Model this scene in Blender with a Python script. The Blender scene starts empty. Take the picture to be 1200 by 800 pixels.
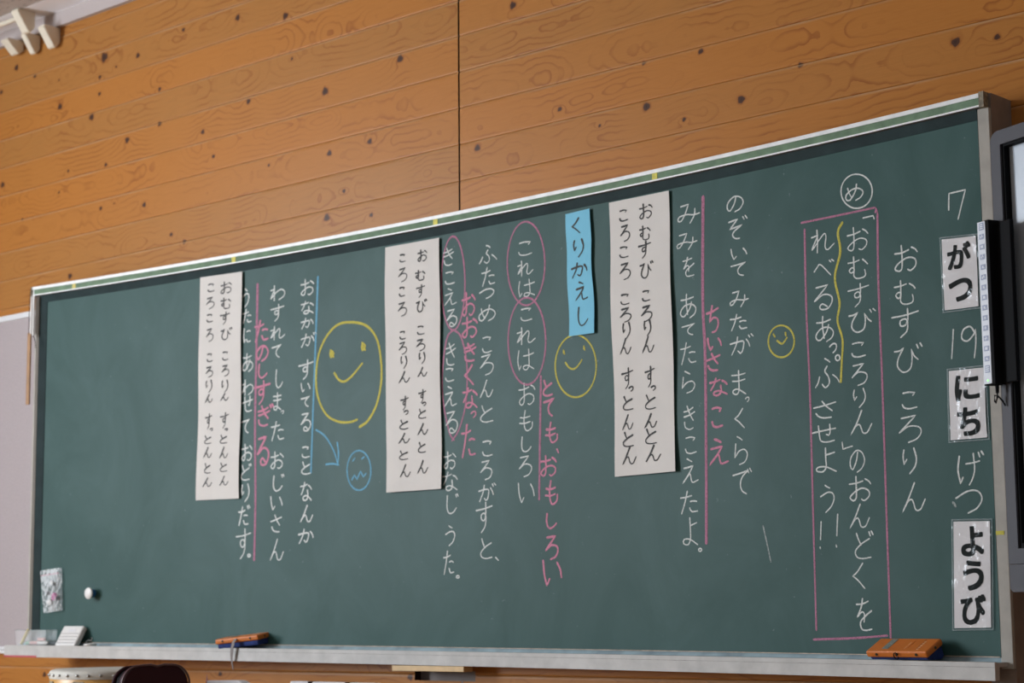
import bpy, bmesh, math, random
import numpy as np
from mathutils import Vector, Matrix

random.seed(7)
rng = np.random.RandomState(11)
scene = bpy.context.scene
COL = scene.collection

# ------------------------------------------------------------------ camera
# wall behind the board is the plane y = 0, x runs along it, the room is at y < 0, floor at z = 0
YAW, PITCH, ROLL, FPX = 0.741219667, 0.140847197, -0.009365259, 2262.63
cd = bpy.data.cameras.new('camera')
cam = bpy.data.objects.new('camera', cd)
COL.objects.link(cam)
cd.sensor_width = 36.0
cd.lens = FPX / 1200.0 * 36.0
cd.clip_start = 0.05
fwd = Vector((-math.sin(YAW) * math.cos(PITCH), math.cos(YAW) * math.cos(PITCH), math.sin(PITCH)))
rt0 = Vector((math.cos(YAW), math.sin(YAW), 0))
up0 = rt0.cross(fwd)
rt = math.cos(ROLL) * rt0 + math.sin(ROLL) * up0
up = -math.sin(ROLL) * rt0 + math.cos(ROLL) * up0
cam.matrix_world = Matrix(((rt.x, up.x, -fwd.x, 3.6843), (rt.y, up.y, -fwd.y, -3.8130),
                           (rt.z, up.z, -fwd.z, 0.9235), (0, 0, 0, 1)))
cd.dof.use_dof = True
cd.dof.focus_distance = 4.35
cd.dof.aperture_fstop = 5.0
scene.camera = cam

# ------------------------------------------------------------------ light
scene.view_settings.view_transform = 'Standard'
scene.view_settings.look = 'None'
scene.view_settings.gamma = 1.0
scene.view_settings.use_curve_mapping = False
scene.view_settings.exposure = 0.0
world = bpy.data.worlds.new('world')
scene.world = world
world.use_nodes = True
bg = world.node_tree.nodes['Background']
bg.inputs[0].default_value = (1.0, 0.97, 0.93, 1)
bg.inputs[1].default_value = WORLD_STRENGTH = 0.26
WINDOW_POWER = 690.0
ld = bpy.data.lights.new('window_daylight', 'AREA')
ld.shape = 'RECTANGLE'
ld.size, ld.size_y = 4.4, 1.9
ld.energy = WINDOW_POWER
ld.color = (0.86, 0.93, 1.0)
lo = bpy.data.objects.new('window_daylight', ld)
COL.objects.link(lo)
lo.location = (-3.66, -3.6, 1.85)
lo.rotation_euler = (0, math.radians(-90), 0)
lo.rotation_euler = Vector((1, 0, -0.12)).to_track_quat('-Z', 'Z').to_euler()


# ------------------------------------------------------------------ materials
def mat(name, color, rough=0.6, metal=0.0, noise=0.0, nscale=40.0, bump=0.0, bscale=200.0, alpha=1.0,
        emit=None, estr=0.0, spec=0.5, coat=0.0):
    m = bpy.data.materials.new(name)
    m.use_nodes = True
    nt = m.node_tree
    b = nt.nodes['Principled BSDF']
    b.inputs['Base Color'].default_value = (*color, 1)
    b.inputs['Roughness'].default_value = rough
    b.inputs['Metallic'].default_value = metal
    b.inputs['Alpha'].default_value = alpha
    b.inputs['Specular IOR Level'].default_value = spec
    b.inputs['Coat Weight'].default_value = coat
    tc = nt.nodes.new('ShaderNodeTexCoord')
    if noise > 0:
        n = nt.nodes.new('ShaderNodeTexNoise')
        n.inputs['Scale'].default_value = nscale
        n.inputs['Detail'].default_value = 5
        nt.links.new(tc.outputs['Object'], n.inputs['Vector'])
        r = nt.nodes.new('ShaderNodeValToRGB')
        lo_ = [max(0, c * (1 - noise)) for c in color]
        hi_ = [min(1, c * (1 + noise)) for c in color]
        r.color_ramp.elements[0].color = (*lo_, 1)
        r.color_ramp.elements[1].color = (*hi_, 1)
        r.color_ramp.elements[0].position = 0.3
        r.color_ramp.elements[1].position = 0.7
        nt.links.new(n.outputs['Fac'], r.inputs['Fac'])
        nt.links.new(r.outputs['Color'], b.inputs['Base Color'])
    if bump > 0:
        n2 = nt.nodes.new('ShaderNodeTexNoise')
        n2.inputs['Scale'].default_value = bscale
        n2.inputs['Detail'].default_value = 4
        nt.links.new(tc.outputs['Object'], n2.inputs['Vector'])
        bp = nt.nodes.new('ShaderNodeBump')
        bp.inputs['Strength'].default_value = bump
        bp.inputs['Distance'].default_value = 0.002
        nt.links.new(n2.outputs['Fac'], bp.inputs['Height'])
        nt.links.new(bp.outputs['Normal'], b.inputs['Normal'])
    if emit:
        b.inputs['Emission Color'].default_value = (*emit, 1)
        b.inputs['Emission Strength'].default_value = estr
    return m


def chalk_mat(name, color, cover=0.86, scale=420.0):
    """dry chalk: grains of colour with the board showing through between them"""
    m = mat(name, color, rough=0.95, spec=0.1)
    nt = m.node_tree
    b = nt.nodes['Principled BSDF']
    tc = nt.nodes.new('ShaderNodeTexCoord')
    n = nt.nodes.new('ShaderNodeTexNoise')
    n.inputs['Scale'].default_value = scale
    n.inputs['Detail'].default_value = 3
    nt.links.new(tc.outputs['Object'], n.inputs['Vector'])
    mr = nt.nodes.new('ShaderNodeMapRange')
    mr.inputs['From Min'].default_value = 0.30
    mr.inputs['From Max'].default_value = 0.55
    mr.inputs['To Min'].default_value = cover - 0.45
    mr.inputs['To Max'].default_value = cover
    nt.links.new(n.outputs['Fac'], mr.inputs['Value'])
    nt.links.new(mr.outputs['Result'], b.inputs['Alpha'])
    return m


def wood_wall_mat():
    """plank wall: growth rings come from the 'grain' field of each plank, knots and plank tone from their own fields"""
    m = bpy.data.materials.new('cedar_planks')
    m.use_nodes = True
    nt = m.node_tree
    N, L = nt.nodes, nt.links
    b = N['Principled BSDF']
    b.inputs['Roughness'].default_value = 0.38
    b.inputs['Specular IOR Level'].default_value = 0.13

    def attr(nm):
        a = N.new('ShaderNodeAttribute'); a.attribute_name = nm; return a.outputs['Fac']

    def math_(op, a, b_=None, c=None):
        k = N.new('ShaderNodeMath'); k.operation = op
        for i, v in enumerate((a, b_, c)):
            if v is None: continue
            if isinstance(v, (int, float)): k.inputs[i].default_value = v
            else: L.new(v, k.inputs[i])
        return k.outputs[0]

    def mix(f, a, b_):
        k = N.new('ShaderNodeMix'); k.data_type = 'RGBA'
        for s, v in ((0, f), (6, a), (7, b_)):
            if isinstance(v, tuple): k.inputs[s].default_value = (*v, 1)
            elif isinstance(v, (int, float)): k.inputs[s].default_value = v
            else: L.new(v, k.inputs[s])
        return k.outputs[2]

    def mrange(v, a, b_, c=0.0, d=1.0, smooth=True):
        k = N.new('ShaderNodeMapRange')
        if smooth: k.interpolation_type = 'SMOOTHSTEP'
        L.new(v, k.inputs['Value'])
        for nm, q in (('From Min', a), ('From Max', b_), ('To Min', c), ('To Max', d)):
            k.inputs[nm].default_value = q
        return k.outputs[0]
    tc = N.new('ShaderNodeTexCoord')
    mp = N.new('ShaderNodeMapping'); mp.inputs['Scale'].default_value = (6, 1, 120)
    L.new(tc.outputs['Object'], mp.inputs['Vector'])
    fib = N.new('ShaderNodeTexNoise'); fib.inputs['Scale'].default_value = 2.2; fib.inputs['Detail'].default_value = 6
    L.new(mp.outputs[0], fib.inputs['Vector'])
    blotch = N.new('ShaderNodeTexNoise'); blotch.inputs['Scale'].default_value = 5.0; blotch.inputs['Detail'].default_value = 3
    L.new(tc.outputs['Object'], blotch.inputs['Vector'])
    h = math_('ADD', attr('grain'), math_('MULTIPLY', fib.outputs['Fac'], 0.22))
    fr = math_('FRACT', h)
    late = math_('MULTIPLY', mrange(fr, 0.60, 0.95), mrange(fr, 0.955, 1.0, 1.0, 0.0))
    late = math_('MULTIPLY', late, mrange(blotch.outputs['Fac'], 0.40, 0.66, 0.08, 1.0))
    tone = attr('tone')
    base = mix(tone, C_WOOD_A, C_WOOD_B)
    base = mix(mrange(fib.outputs['Fac'], 0.3, 0.7, 0.0, 0.35), base, C_WOOD_C)
    c1 = mix(math_('MULTIPLY', late, LATE_MIX), base, C_WOOD_LATE)
    kn = attr('knot')
    c2 = mix(mrange(kn, 0.10, 0.36, 0.0, 0.5), c1, C_WOOD_LATE)
    c3 = mix(mrange(kn, 0.32, 0.56), c2, C_KNOT)
    c4 = mix(mrange(kn, 0.72, 1.0, 0.0, 0.8), c3, (0.040, 0.022, 0.018))
    c5 = mix(math_('MULTIPLY', attr('edge'), mrange(blotch.outputs['Fac'], 0.35, 0.65, 0.25, 0.8)), c4, C_WOOD_EDGE)
    L.new(c5, b.inputs['Base Color'])
    bp = N.new('ShaderNodeBump'); bp.inputs['Strength'].default_value = 0.10; bp.inputs['Distance'].default_value = 0.001
    L.new(fib.outputs['Fac'], bp.inputs['Height'])
    L.new(bp.outputs['Normal'], b.inputs['Normal'])
    return m


C_WOOD_A = (0.445, 0.170, 0.034)
C_WOOD_B = (0.385, 0.170, 0.046)
C_WOOD_C = (0.50, 0.205, 0.048)
C_WOOD_LATE = (0.23, 0.062, 0.014)
C_KNOT = (0.080, 0.036, 0.022)
C_WOOD_EDGE = (0.54, 0.34, 0.20)
LATE_MIX = 0.62


def board_mat():
    m = mat('chalkboard_green', (0.05, 0.10, 0.09), rough=0.44, spec=0.12)
    nt = m.node_tree
    N, L = nt.nodes, nt.links
    b = N['Principled BSDF']
    tc = N.new('ShaderNodeTexCoord')
    mp = N.new('ShaderNodeMapping'); mp.inputs['Scale'].default_value = (1.6, 1, 1.1)
    mp.inputs['Rotation'].default_value = (0, 0.5, 0)
    L.new(tc.outputs['Object'], mp.inputs['Vector'])
    n = N.new('ShaderNodeTexNoise'); n.inputs['Scale'].default_value = 2.3; n.inputs['Detail'].default_value = 7
    n.inputs['Roughness'].default_value = 0.62
    n.inputs['Distortion'].default_value = 1.2
    L.new(mp.outputs[0], n.inputs['Vector'])
    r = N.new('ShaderNodeValToRGB')
    e = r.color_ramp.elements
    e[0].position, e[0].color = 0.30, (*C_BOARD, 1)
    e[1].position, e[1].color = 0.78, (*C_BOARD_DUST, 1)
    L.new(n.outputs['Fac'], r.inputs['Fac'])
    sp = N.new('ShaderNodeTexNoise'); sp.inputs['Scale'].default_value = 65; sp.inputs['Detail'].default_value = 2
    L.new(tc.outputs['Object'], sp.inputs['Vector'])
    mr = N.new('ShaderNodeMapRange'); mr.inputs['From Min'].default_value = 0.74; mr.inputs['From Max'].default_value = 0.80
    mr.inputs['To Max'].default_value = 0.35
    L.new(sp.outputs['Fac'], mr.inputs['Value'])
    mx = N.new('ShaderNodeMix'); mx.data_type = 'RGBA'
    L.new(mr.outputs[0], mx.inputs[0]); L.new(r.outputs['Color'], mx.inputs[6]); mx.inputs[7].default_value = (0.25, 0.31, 0.30, 1)
    L.new(mx.outputs[2], b.inputs['Base Color'])
    return m


C_BOARD = (0.024, 0.070, 0.063)
C_BOARD_DUST = (0.050, 0.105, 0.099)


def film_mat(name, gloss=0.10, tint=0.10, bscale=45.0, bump=0.5, milky=False):
    """clear plastic film with a wrinkled sheen"""
    m = bpy.data.materials.new(name)
    m.use_nodes = True
    nt = m.node_tree
    N, L = nt.nodes, nt.links
    out = N['Material Output']
    b = N['Principled BSDF']
    b.inputs['Base Color'].default_value = (0.9, 0.93, 0.95, 1)
    b.inputs['Roughness'].default_value = 0.12
    if not milky:
        N.remove(b)
        b = N.new('ShaderNodeBsdfAnisotropic')
        b.inputs['Color'].default_value = (0.95, 0.97, 1.0, 1)
        b.inputs['Roughness'].default_value = 0.10
    tr = N.new('ShaderNodeBsdfTransparent')
    lw = N.new('ShaderNodeLayerWeight'); lw.inputs['Blend'].default_value = 0.25
    tc = N.new('ShaderNodeTexCoord')
    n = N.new('ShaderNodeTexNoise'); n.inputs['Scale'].default_value = bscale; n.inputs['Detail'].default_value = 2
    L.new(tc.outputs['Object'], n.inputs['Vector'])
    bp = N.new('ShaderNodeBump'); bp.inputs['Strength'].default_value = bump; bp.inputs['Distance'].default_value = 0.01
    L.new(n.outputs['Fac'], bp.inputs['Height'])
    L.new(bp.outputs['Normal'], b.inputs['Normal'])
    L.new(bp.outputs['Normal'], lw.inputs['Normal'])
    a = N.new('ShaderNodeMath'); a.operation = 'MULTIPLY_ADD'
    L.new(lw.outputs['Fresnel'], a.inputs[0]); a.inputs[1].default_value = gloss; a.inputs[2].default_value = tint
    mx = N.new('ShaderNodeMixShader')
    L.new(a.outputs[0], mx.inputs[0]); L.new(tr.outputs[0], mx.inputs[1]); L.new(b.outputs[0], mx.inputs[2])
    L.new(mx.outputs[0], out.inputs['Surface'])
    return m


MT = {}
MT['wood'] = wood_wall_mat()
MT['board'] = board_mat()
MT['plain_wood'] = mat('pine_wood', (0.42, 0.22, 0.09), 0.5, noise=0.2, nscale=14)
MT['pale_wood'] = mat('pale_wood', (0.62, 0.42, 0.20), 0.55, noise=0.15, nscale=20)
MT['stick_wood'] = mat('stick_wood', (0.36, 0.19, 0.08), 0.5, noise=0.2, nscale=18)
MT['dark_gap'] = mat('dark_wood_gap', (0.05, 0.02, 0.008), 0.8)
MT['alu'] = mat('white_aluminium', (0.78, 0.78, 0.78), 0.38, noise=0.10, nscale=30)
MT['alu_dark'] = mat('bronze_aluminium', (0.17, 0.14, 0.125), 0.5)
MT['rail_green'] = mat('rail_green_felt', (0.15, 0.235, 0.15), 0.85, noise=0.18, nscale=35, bump=0.2, bscale=400)
MT['cap_brown'] = mat('weathered_end_cap', (0.23, 0.19, 0.13), 0.7, noise=0.5, nscale=120)
MT['strip_green'] = mat('shaded_green_strip', (0.019, 0.036, 0.038), 0.6, spec=0.12, noise=0.2, nscale=18)  # moulding green deepened to paint in the shade under the rail overhang
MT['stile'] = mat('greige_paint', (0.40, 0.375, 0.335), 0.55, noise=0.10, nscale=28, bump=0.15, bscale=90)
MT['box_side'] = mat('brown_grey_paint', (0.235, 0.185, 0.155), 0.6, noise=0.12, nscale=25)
MT['stile_edge'] = mat('brown_grey_edge', (0.15, 0.13, 0.105), 0.6)  # darker brown-grey than the stile front
MT['tray'] = mat('worn_tray_paint', (0.49, 0.475, 0.455), 0.6, noise=0.12, nscale=22, bump=0.35, bscale=60)
MT['tray_dark'] = mat('tray_seam_line', (0.27, 0.255, 0.24), 0.8, noise=0.4, nscale=60)
MT['tray_tan'] = mat('tray_bare_edge', (0.50, 0.40, 0.32), 0.8, noise=0.35, nscale=45)
MT['trough'] = mat('chalk_dusted_trough', (0.27, 0.36, 0.40), 0.9, noise=0.28, nscale=14)
MT['yellow'] = mat('yellow_tape', (0.62, 0.55, 0.06), 0.6, noise=0.2, nscale=90)
MT['yellow_pale'] = mat('yellow_faded_tape', (0.60, 0.50, 0.12), 0.6)
MT['red_tape'] = mat('red_tape', (0.40, 0.015, 0.03), 0.5)
MT['chalk_white'] = chalk_mat('white_chalk', (0.80, 0.82, 0.80), 0.90)
MT['chalk_white_thin'] = chalk_mat('white_chalk_faint', (0.70, 0.74, 0.72), 0.55)
MT['chalk_pink'] = chalk_mat('pink_chalk', (0.74, 0.29, 0.41), 0.90)
MT['chalk_pink_line'] = chalk_mat('pink_chalk_soft', (0.62, 0.25, 0.38), 0.80)
MT['chalk_yellow'] = chalk_mat('yellow_chalk', (0.66, 0.58, 0.12), 0.92)
MT['chalk_blue'] = chalk_mat('blue_chalk', (0.20, 0.48, 0.68), 0.88)
MT['paper'] = mat('drawing_paper', (0.70, 0.665, 0.63), 0.85, noise=0.03, nscale=12)
MT['paper_blue'] = mat('sky_blue_card', (0.20, 0.55, 0.74), 0.8, noise=0.03, nscale=14)
MT['paper_card'] = mat('white_card_paper', (0.72, 0.70, 0.71), 0.75)
MT['ink'] = mat('black_brush_ink', (0.03, 0.029, 0.028), 0.7)
MT['ink_soft'] = mat('grey_brush_ink', (0.060, 0.058, 0.058), 0.7)
MT['print'] = mat('black_print', (0.012, 0.016, 0.016), 0.7, spec=0.1)
MT['film'] = film_mat('laminate_film', 0.13, 0.0, 30.0, 0.50)
MT['film_edge'] = mat('laminate_edge', (0.40, 0.48, 0.49), 0.25, alpha=0.30, spec=0.2)
MT['orange'] = mat('orange_plastic', (0.62, 0.17, 0.022), 0.42, noise=0.06, nscale=40)
MT['navy'] = mat('navy_corduroy', (0.015, 0.035, 0.16), 0.9, noise=0.3, nscale=60)
MT['rivet'] = mat('dark_rivet', (0.05, 0.055, 0.04), 0.4, metal=0.6)
MT['grey_label'] = mat('grey_label', (0.22, 0.24, 0.21), 0.5, noise=0.35, nscale=260)
MT['pale_print'] = mat('pale_orange_print', (0.72, 0.42, 0.22), 0.5)
MT['orange_dark'] = mat('moulded_orange_mark', (0.40, 0.09, 0.012), 0.5)
MT['strap'] = mat('grey_strap', (0.23, 0.20, 0.19), 0.8)
MT['white_plastic'] = mat('white_plastic', (0.76, 0.74, 0.72), 0.4)
MT['cream_plastic'] = mat('cream_plastic', (0.66, 0.61, 0.51), 0.45)
MT['grey_mark'] = mat('grey_key_mark', (0.38, 0.37, 0.37), 0.6)
MT['blue_plastic'] = mat('blue_plastic', (0.02, 0.14, 0.36), 0.4)
MT['pink_plastic'] = mat('pink_plastic', (0.65, 0.18, 0.42), 0.4)
MT['black_plastic'] = mat('black_plastic', (0.006, 0.006, 0.007), 0.6, spec=0.05)
MT['clear'] = film_mat('clear_plastic', 0.28, 0.0, 12.0, 0.2, True)
MT['bag_film'] = film_mat('zip_bag_film', 0.45, 0.08, 26.0, 1.0, True)
MT['bag_stripe'] = mat('pink_zip_stripe', (0.62, 0.30, 0.36), 0.4, alpha=0.75)
MT['steel'] = mat('steel', (0.55, 0.55, 0.55), 0.3, metal=0.9)
MT['bezel'] = mat('grey_bezel', (0.068, 0.068, 0.080), 0.55, spec=0.2, bump=0.05, bscale=700)
MT['screen'] = mat('pale_screen', (0.46, 0.52, 0.60), 0.22, noise=0.10, nscale=3)
MT['panel_white'] = mat('white_button_panel', (0.50, 0.52, 0.58), 0.4)
MT['button_blue'] = mat('slate_blue_button', (0.16, 0.19, 0.31), 0.4)
MT['led'] = mat('green_led', (0.2, 0.8, 0.2), 0.3, emit=(0.3, 1.0, 0.2), estr=1.0)
MT['felt'] = mat('mauve_grey_felt', (0.43, 0.375, 0.385), 0.95, noise=0.07, nscale=180, bump=0.3, bscale=900)
MT['frame_white'] = mat('white_frame', (0.72, 0.73, 0.75), 0.4)
MT['cornice'] = mat('mauve_white_paint', (0.47, 0.41, 0.40), 0.7)
MT['cornice_pale'] = mat('pale_cornice', (0.86, 0.85, 0.88), 0.6)
MT['cream_metal'] = mat('cream_metal', (0.78, 0.71, 0.58), 0.5)
MT['skin'] = mat('drum_skin', (0.50, 0.48, 0.43), 0.6, noise=0.12, nscale=20)
MT['drum_wood'] = mat('varnished_drum_wood', (0.52, 0.27, 0.06), 0.35, noise=0.2, nscale=14)
MT['maroon'] = mat('maroon_leather', (0.036, 0.010, 0.015), 0.6, spec=0.15)
MT['maroon_edge'] = mat('maroon_piping', (0.105, 0.055, 0.06), 0.4)
MT['black_leather'] = mat('black_leather', (0.005, 0.005, 0.006), 0.7, spec=0.1)
MT['pink_paper'] = mat('dusty_pink_paper', (0.42, 0.20, 0.22), 0.85)
MT['white_paper'] = mat('white_sheet', (0.72, 0.71, 0.73), 0.85)
MT['recess_grey'] = mat('grey_recess', (0.42, 0.37, 0.35), 0.8)
MT['floor'] = mat('floor_wood', (0.30, 0.18, 0.09), 0.4, noise=0.15, nscale=6)


def ceiling_mat():
    m = mat('pitted_ceiling_board', (0.52, 0.47, 0.44), 0.95)
    nt = m.node_tree
    N, L = nt.nodes, nt.links
    b = N['Principled BSDF']
    tc = N.new('ShaderNodeTexCoord')
    mp = N.new('ShaderNodeMapping'); mp.inputs['Scale'].default_value = (40, 110, 40)
    L.new(tc.outputs['Object'], mp.inputs['Vector'])
    n = N.new('ShaderNodeTexNoise'); n.inputs['Scale'].default_value = 1.0; n.inputs['Detail'].default_value = 4
    L.new(mp.outputs[0], n.inputs['Vector'])
    r = N.new('ShaderNodeValToRGB')
    r.color_ramp.elements[0].position, r.color_ramp.elements[0].color = 0.34, (0.20, 0.17, 0.16, 1)
    r.color_ramp.elements[1].position, r.color_ramp.elements[1].color = 0.42, (0.52, 0.475, 0.45, 1)
    L.new(n.outputs['Fac'], r.inputs['Fac'])
    L.new(r.outputs['Color'], b.inputs['Base Color'])
    return m


MT['ceiling'] = ceiling_mat()
MT['plaster'] = mat('plaster', (0.6, 0.57, 0.52), 0.9)


# ------------------------------------------------------------------ builders
def link(name, me, m=None, parent=None):
    o = bpy.data.objects.new(name, me)
    COL.objects.link(o)
    if m is not None and me is not None:
        for k in (m if isinstance(m, (list, tuple)) else [m]):
            me.materials.append(MT[k] if isinstance(k, str) else k)
    if parent is not None:
        o.parent = parent
    return o


def tag(o, label=None, cat=None, group=None, kind=None):
    if label: o['label'] = label
    if cat: o['category'] = cat
    if group: o['group'] = group
    if kind: o['kind'] = kind
    return o


def thing(name, label, cat, loc=(0, 0, 0), rot=(0, 0, 0), group=None):
    o = bpy.data.objects.new(name, None)
    COL.objects.link(o)
    o.empty_display_size = 0.05
    o.location = loc
    o.rotation_euler = rot
    return tag(o, label, cat, group)


def mesh_from(verts, faces, name, smooth=False, mats=None):
    me = bpy.data.meshes.new(name)
    me.from_pydata([tuple(v) for v in verts], [], faces)
    if mats: me.polygons.foreach_set('material_index', mats)
    if smooth: me.polygons.foreach_set('use_smooth', [True] * len(me.polygons))
    me.update()
    return me


def bm_mesh(bm, name, smooth=False):
    me = bpy.data.meshes.new(name)
    bmesh.ops.recalc_face_normals(bm, faces=bm.faces)
    bm.to_mesh(me)
    bm.free()
    if smooth: me.polygons.foreach_set('use_smooth', [True] * len(me.polygons))
    return me


def box(bm, c, s, bev=0.0, segs=2, M=None):
    r = bmesh.ops.create_cube(bm, size=1.0)
    vs = r['verts']
    for v in vs:
        v.co = Vector((v.co.x * s[0] + c[0], v.co.y * s[1] + c[1], v.co.z * s[2] + c[2]))
    if bev > 0:
        es = list({e for v in vs for e in v.link_edges})
        out = bmesh.ops.bevel(bm, geom=es, offset=bev, segments=segs, affect='EDGES', profile=0.5)
        vs = list({v for f in out['faces'] for v in f.verts} | {v for v in vs if v.is_valid})
    if M is not None:
        bmesh.ops.transform(bm, matrix=M, verts=vs)
    return vs


def box_obj(name, c, s, m, parent=None, bev=0.0, segs=2):
    bm = bmesh.new()
    box(bm, c, s, bev, segs)
    return link(name, bm_mesh(bm, name), m, parent)


def cyl(bm, p0, p1, r0, r1=None, n=20, caps=True):
    p0, p1 = Vector(p0), Vector(p1)
    r1 = r0 if r1 is None else r1
    d = (p1 - p0)
    q = d.normalized().to_track_quat('Z', 'Y').to_matrix()
    a, b = [], []
    for i in range(n):
        t = 2 * math.pi * i / n
        u = q @ Vector((math.cos(t), math.sin(t), 0))
        a.append(bm.verts.new(p0 + u * r0)); b.append(bm.verts.new(p1 + u * r1))
    for i in range(n):
        bm.faces.new((a[i], a[(i + 1) % n], b[(i + 1) % n], b[i]))
    if caps:
        bm.faces.new(a[::-1]); bm.faces.new(b)


def tube(bm, pts, r, n=8):
    pts = [Vector(p) for p in pts]
    rings = []
    for i, p in enumerate(pts):
        d = (pts[min(i + 1, len(pts) - 1)] - pts[max(i - 1, 0)]).normalized()
        q = d.to_track_quat('Z', 'Y').to_matrix()
        rings.append([bm.verts.new(p + q @ Vector((math.cos(2 * math.pi * k / n) * r, math.sin(2 * math.pi * k / n) * r, 0))) for k in range(n)])
    for a, b in zip(rings, rings[1:]):
        for k in range(n):
            bm.faces.new((a[k], a[(k + 1) % n], b[(k + 1) % n], b[k]))
    bm.faces.new(rings[0][::-1]); bm.faces.new(rings[-1])


def lathe(bm, prof, n=40, c=(0, 0, 0)):
    rings = []
    for r, z in prof:
        if r < 1e-5: rings.append([bm.verts.new((c[0], c[1], c[2] + z))])
        else: rings.append([bm.verts.new((c[0] + r * math.cos(2 * math.pi * k / n), c[1] + r * math.sin(2 * math.pi * k / n), c[2] + z)) for k in range(n)])
    for a, b in zip(rings, rings[1:]):
        for k in range(n):
            if len(a) == 1 and len(b) == 1: continue
            if len(a) == 1: bm.faces.new((a[0], b[k], b[(k + 1) % n]))
            elif len(b) == 1: bm.faces.new((a[k], a[(k + 1) % n], b[0]))
            else: bm.faces.new((a[k], a[(k + 1) % n], b[(k + 1) % n], b[k]))


def prism(bm, prof, axis, a, b):
    """closed 2-D profile extruded along 'x' or 'y' between a and b"""
    def P(p, t): return (t, p[0], p[1]) if axis == 'x' else ((p[0], t, p[1]) if axis == 'y' else (p[0], p[1], t))
    A = [bm.verts.new(P(p, a)) for p in prof]
    B = [bm.verts.new(P(p, b)) for p in prof]
    n = len(prof)
    for i in range(n):
        bm.faces.new((A[i], A[(i + 1) % n], B[(i + 1) % n], B[i]))
    bm.faces.new(A[::-1]); bm.faces.new(B)


# ------------------------------------------------------------------ the curved board: depth of its front edge along x
def fb(x):
    return -0.03376128 * x * x + 0.0054007 * x - 0.02373831


def S(x, z, off=0.0):
    return Vector((x, fb(x) + off, z))


def zb(x):                      # lower edge of the writing surface
    return 0.8385 - 0.0068 * x


XL, XR = -1.872, 1.690          # ends of the top rail
NX = 96
XS = [XL + (XR - XL) * i / NX for i in range(NX + 1)]


def sweep(name, prof, m, parent, x0, x1, n=72, mats=None, caps=True, zfun=None):
    """profile of (offset, z) points swept along the board's curve"""
    vs, fs, mi = [], [], []
    k = len(prof)
    for i in range(n + 1):
        x = x0 + (x1 - x0) * i / n
        dz = zfun(x) if zfun else 0.0
        for (o, z) in prof:
            vs.append(S(x, z + dz, o))
    for i in range(n):
        for j in range(k):
            j2 = (j + 1) % k
            fs.append((i * k + j, (i + 1) * k + j, (i + 1) * k + j2, i * k + j2))
            mi.append(mats[j] if mats else 0)
    if caps:
        fs.append(tuple(range(k))); mi.append(0)
        fs.append(tuple(n * k + j for j in range(k))[::-1]); mi.append(0)
    me = mesh_from(vs, fs, name, mats=mi)
    bm = bmesh.new(); bm.from_mesh(me); bmesh.ops.recalc_face_normals(bm, faces=bm.faces); bm.to_mesh(me); bm.free()
    return link(name, me, m, parent)


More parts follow.
